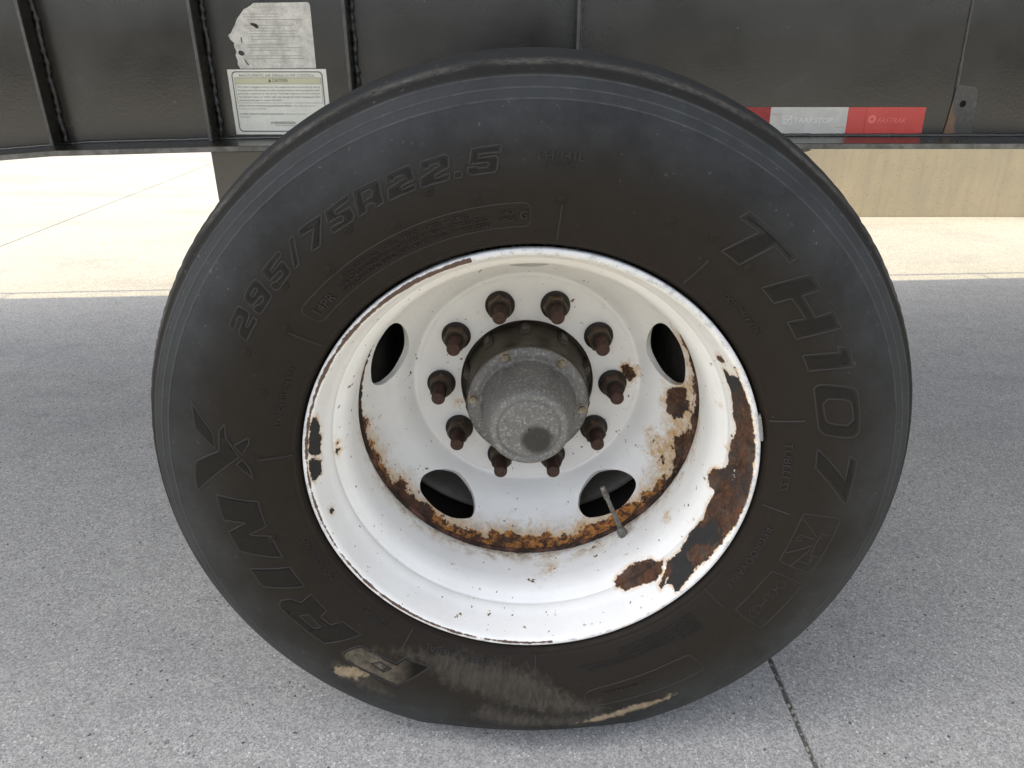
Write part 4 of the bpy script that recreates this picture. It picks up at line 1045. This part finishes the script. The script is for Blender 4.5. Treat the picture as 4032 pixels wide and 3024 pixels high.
edges = np.concatenate([cf[:, [0, 1]], cf[:, [1, 2]], cf[:, [2, 0]]]); es = np.sort(edges, 1)
u, idx, cnt = np.unique(es, axis=0, return_index=True, return_counts=True); be = edges[idx[cnt == 1]]
F = [tuple(t) for t in cf.tolist()] + [tuple(t[::-1]) for t in (cf + n).tolist()] + [(b, a, a + n, b + n) for a, b in be.tolist()]
disc = mesh_ob("wheel_disc", V, F, M['rim'], wh, True)
disc.data.polygons.foreach_set("use_smooth", [True] * (2 * len(cf)) + [False] * len(be))
disc.data.set_sharp_from_angle(angle=R_(50)) if hasattr(disc.data, "set_sharp_from_angle") else None
P2 = np.concatenate([cv, cv]); Rr = np.hypot(*P2.T); th = np.degrees(np.arctan2(P2[:, 1], P2[:, 0]))
mn = lambda *ps: np.min([sd_poly(P2, p) for p in ps], 0)
lowr = lambda c, w: np.exp(-((((th - c) + 180) % 360 - 180) / w) ** 2)
rr_ = mn(*[DISC_RUST[k] for k in ('r1', 'nut', 'dot1', 'l2', 'gap', 'left')])
wob = .0016 * np.sin(np.radians(th) * 9 + 1) + .0013 * np.sin(np.radians(th) * 23) + .0009 * np.sin(np.radians(th) * 51 + 2)
band = .2572 - .0035 * lowr(-42, 18) - .0062 * lowr(-92, 42) - .0030 * lowr(-150, 25) + wob
edge_r = np.where((th > 35) | (th < -177), .05, band - Rr)
rr_ = np.minimum(rr_, edge_r)
set_attr(disc, "rust", rr_); set_attr(disc, "primer", np.full(len(P2), .05))
set_attr(disc, "stain", np.minimum(mn(*DISC_STAIN.values()), np.where((th > 40) | (th < -170), .05, band - .004 - Rr)))
gr = np.where((th > 25) | (th < -174), .05, (.2535 - .016 * lowr(-88, 34) - .008 * lowr(-145, 30) - .008 * lowr(-40, 25)) + 2 * wob - Rr)
gr = np.minimum(gr, np.where(Rr < .13, Rr - .1125, .05) + .004)
og = np.where((th > -128) & (th < -28), np.where(Rr > .235, -.02, .05), np.where((th < -150) | (th > 170), .253 - Rr, .05))
set_attr(disc, "orange", og)
set_attr(disc, "grime", gr); set_attr(disc, "edge", np.full(len(P2), .05)); set_attr(disc, "line", np.full(len(P2), .05))
# rust-eaten weld between disc and barrel
bm = bmesh.new()
t_ = np.linspace(0, 2 * np.pi, 421)[:-1]
pts = [((.2583 + rng.uniform(-.0012, .0008)) * math.cos(t), .1705 + rng.uniform(-.001, .001), (.2583 + rng.uniform(-.0012, .0008)) * math.sin(t)) for t in t_]; pts.append(pts[0])
tube(bm, pts, [.0042 + rng.uniform(-.0009, .0009) for _ in pts], 7, False)
bm_ob("disc_weld", bm, M['bead'], wh, True)
# ---- wheel weight clipped to the flange
bm = bmesh.new(); wa = np.radians(np.linspace(16.6, 9.4, 44))
secs = []
for k, a in enumerate(wa):
    g = 1 if k % 4 < 3 and 2 < k < 41 else .45
    secs.append([bm.verts.new((r * math.cos(a), y, r * math.sin(a))) for r, y in ((.2960, -.0032), (.2975, -.0032 - .0022 * g), (.2998, -.0030 - .0022 * g), (.3010, .0), (.2985, .004))])
for k in range(len(secs) - 1):
    for c in range(5): bm.faces.new((secs[k][c], secs[k][(c + 1) % 5], secs[k + 1][(c + 1) % 5], secs[k + 1][c]))
bm.faces.new(secs[0]); bm.faces.new(secs[-1])
bm_ob("wheel_weight", bm, M['lead'], wh)
# ---- valve stem
bm = bmesh.new()
b0, b1 = Vector((.1530, .1400, -.2010)), Vector((.1096, .1000, -.0878))
dv = (b1 - b0); at = lambda t: b0 + dv * t
tube(bm, [at(0), at(.06), at(.10), at(.16)], [.0085, .0080, .0062, .0048], 16)
tube(bm, [at(.14), at(.78)], [.0040, .0034], 14)
for t in (.79, .83, .87): tube(bm, [at(t), at(t + .012), at(t + .022)], [.0036, .0050, .0036], 14)
tube(bm, [at(.895), at(.985), at(1.0)], [.0038, .0040, .0032], 14)
bm_ob("valve_stem", bm, M['valve'], wh, True)
# ---- studs and nuts
def hexnut():
    bm = bmesh.new(); N = 36; rings = []
    def circ(r, y): return [bm.verts.new((r * math.cos(2 * math.pi * k / N), y, r * math.sin(2 * math.pi * k / N))) for k in range(N)]
    def hexa(rc, y, rmax=9):
        out = []
        for k in range(N):
            a = 2 * math.pi * k / N; m_ = (a % (math.pi / 3)) - math.pi / 6
            r = min(rc * math.cos(math.pi / 6) / math.cos(m_), rmax); out.append(bm.verts.new((r * math.cos(a), y, r * math.sin(a))))
        return out
    for rg in (circ(.0232, .2849), circ(.0238, .2835), circ(.0236, .2805), circ(.0212, .2785), hexa(.0199, .2770), hexa(.0196, .2605), hexa(.0196, .2582, .0178), circ(.0166, .2572), circ(.0118, .2572), circ(.0110, .2585)): rings.append(rg)
    for a, b in zip(rings, rings[1:]):
        for k in range(N): bm.faces.new((a[k], a[(k + 1) % N], b[(k + 1) % N], b[k]))
    return bm
def stud():
    pr = [(.0108, .287)]
    y = .2585
    while y > .2235: pr += [(.0110, y), (.0105, y - .0008)]; y -= .0016
    pr += [(.0108, .2225), (.0095, .2205), (.0083, .2195), (.0080, .2200), (.0058, .2200), (.0055, .2194), (.0020, .2194), (.0016, .2200), (0.00001, .2200)]
    return pr
nut0 = bm_ob("lug_nut", hexnut(), M['nut'], None); nut0.data.set_sharp_from_angle(angle=R_(35)) if hasattr(nut0.data, "set_sharp_from_angle") else None
nut0.data.polygons.foreach_set("use_smooth", [True] * len(nut0.data.polygons)); nut0.data.set_sharp_from_angle(angle=R_(28))
nut0.data.materials.append(M['washer'])
for p_ in nut0.data.polygons:
    c_ = p_.center
    if math.hypot(c_.x, c_.z) > .0203 or c_.y > .2768 or c_.y < .2574: p_.material_index = 1
stud0 = lathe("wheel_stud", stud(), 28, M['stud'])
for k in range(10):
    a = R_(72 + 36 * k)
    nn, st_ = (nut0, stud0) if k == 0 else (nut0.copy(), stud0.copy())
    if k: COL.objects.link(nn); COL.objects.link(st_)
    for o, rot in ((nn, R_(int(rng.integers(0, 12)) * 5)), (st_, rng.uniform(0, 6))):
        o.parent = wh; o.location = (.142875 * math.cos(a), 0, .142875 * math.sin(a)); o.rotation_euler = (0, rot, 0)
# ---- hub, brake drum, hub cap
lathe("hub_barrel", [(.094, .2065), (.0965, .2085), (.0972, .213), (.0968, .232), (.0985, .240), (.0985, .262), (.102, .285), (.104, .300), (.175, .302), (.175, .32), (.10, .34)], 160, M['hub'], wh)
bm = bmesh.new(); box_bm(bm, .092, .1065, .252, .299, -.0085, .0085, .003)
pl0 = bm_ob("pilot_lug", bm, M['hub'], wh)
for k in range(10):
    o = pl0 if k == 0 else pl0.copy()
    if k: COL.objects.link(o); o.parent = wh
    o.rotation_euler = (0, -R_(20 + 36 * k), 0)
lathe("brake_drum", [(.10, .299), (.196, .2985), (.203, .303), (.2065, .316), (.2065, .40), (.212, .405), (.212, .44), (.2065, .445), (.2065, .50), (.19, .51), (.06, .512)], 140, M['drum'], wh)
def cap_profile():
    p = [(.0935, .2085), (.0948, .2075), (.0948, .2052), (.0936, .2042), (.0790, .2040), (.0765, .2030), (.0745, .2000), (.0733, .1955)]
    p += [(.0733 - (.1955 - y) * .162, y) for y in np.linspace(.19, .128, 12)]
    p += [(.0606, .1245), (.0590, .1215), (.0570, .1190), (.0545, .1175), (.0486, .1170), (.0474, .1176), (.0466, .1192), (.0452, .1192), (.0442, .1178), (.0434, .1174)]
    p += [(r, .1174) for r in (.036, .028, .02, .012, .006, .0022, .0018)] + [(.0016, .1195), (.00001, .1195)]
    return p
cp = cap_profile(); SEGC = 240
cap = lathe("hub_cap", cp, SEGC, M['cast'], wh)
BA = [R_(b) for b in (174, 114, 54, -6, -66, -126)]
me = cap.data; co_ = np.empty(len(me.vertices) * 3); me.vertices.foreach_get("co", co_); co_ = co_.reshape(-1, 3)
aa = np.arctan2(co_[:, 2], co_[:, 0]); rr2 = np.hypot(co_[:, 0], co_[:, 2])
near = np.min([np.abs((aa - b + np.pi) % (2 * np.pi) - np.pi) for b in BA], 0)
pk = np.exp(-(near / .115) ** 4) * sm(.197, .2045, co_[:, 1]) * sm(.094, .086, rr2) * 0
sc = np.exp(-(near / .12) ** 4) * sm(.15, .2, co_[:, 1]) * ((rr2 > .06) & (rr2 < .0793))
k_ = 1 - .055 * sc; co_[:, 0] *= k_; co_[:, 2] *= k_
# raised pad between the bolts
padm = (1 - np.exp(-(near / .16) ** 6)) * ((rr2 > .0775) & (rr2 < .0940)) * (co_[:, 1] < .2046)
co_[:, 1] -= .0022 * padm
me.vertices.foreach_set("co", co_.ravel()); me.update()
bolt0 = None
for b in BA:
    if bolt0 is None:
        bm = bmesh.new(); N = 24; rg = []
        for r, y, hx in ((.0088, .2041, 0), (.0088, .2028, 0), (.0068, .2026, 1), (.0068, .1988, 1), (.0058, .1976, 0), (.003, .1972, 0)):
            rg.append([bm.verts.new(((r if not hx else r * .866 / math.cos((2 * math.pi * k / N) % (math.pi / 3) - math.pi / 6)) * math.cos(2 * math.pi * k / N), y, (r if not hx else r * .866 / math.cos((2 * math.pi * k / N) % (math.pi / 3) - math.pi / 6)) * math.sin(2 * math.pi * k / N))) for k in range(N)])
        for p, q in zip(rg, rg[1:]):
            for k in range(N): bm.faces.new((p[k], p[(k + 1) % N], q[(k + 1) % N], q[k]))
        bm.faces.new(rg[-1])
        bolt0 = o = bm_ob("cap_bolt", bm, M['zinc'], wh)
    else:
        o = bolt0.copy(); COL.objects.link(o); o.parent = wh
    o.location = (.0862 * math.cos(b), 0, .0862 * math.sin(b)); o.rotation_euler = (0, rng.uniform(0, 1), 0)
# cast marks round the face of the cap
V = []; F = []
tv, tf = text_geo("NO STEP  MILEAGE", .0075, .0002)
w = tv[:, 0].max()
for x, y, z in tv:
    a = R_(95) - x / w * R_(150) ; r = .0375 + y; V.append((r * math.cos(a), .1047 - (z + .0002), r * math.sin(a)))
# (illegible in the photograph: only low cast rings are kept)
bm = bmesh.new()
for a, r, q in ((40, .037, .0024), (-18, .036, .0026), (118, .036, .0022), (160, .037, .0022), (205, .034, .002)):
    cx_, cz_ = r * math.cos(R_(a)), r * math.sin(R_(a))
    tube(bm, [(cx_ + q * math.cos(t), .1172, cz_ + q * math.sin(t)) for t in np.linspace(0, 2 * math.pi, 17)], .0006, 6, False)
bm_ob("cast_marks", bm, M['cast'], wh, True)
# ---- inner wheel of the pair and the wheels of the far side
tp2 = [(.507, .36), (.507, .55), (.496, .578), (.46, .602), (.40, .612), (.34, .60), (.302, .572), (.302, .345), (.34, .308), (.40, .298), (.46, .308), (.496, .334), (.507, .36)]
inner = lathe("tyre", tp2, 120, M['rubber_plain'], wh)
lathe("rim", [(.300, .345), (.2976, .334), (.294, .331), (.286, .336), (.281, .352), (.268, .385), (.262, .40), (.262, .56)], 160, mat_simple("dirty_rim", (.28, .265, .235), .6, 0, (.16, .14, .11), 14), wh)
inner['label'] = "dark inner tyre behind the front one"
wd = lathe("wheel_disc", [(.30, .575), (.25, .52), (.20, .47), (.001, .46)], 60, M['drum'], wh)
for x0, y0 in ((0, 1.66), (0, 1.33)):
    for q in (inner, wd):
        o = q.copy(); COL.objects.link(o); o.parent = wh; o.location = (x0, y0, 0)
for v in (inner.data.vertices): v.co.z = max(v.co.z, -HG + .0006)
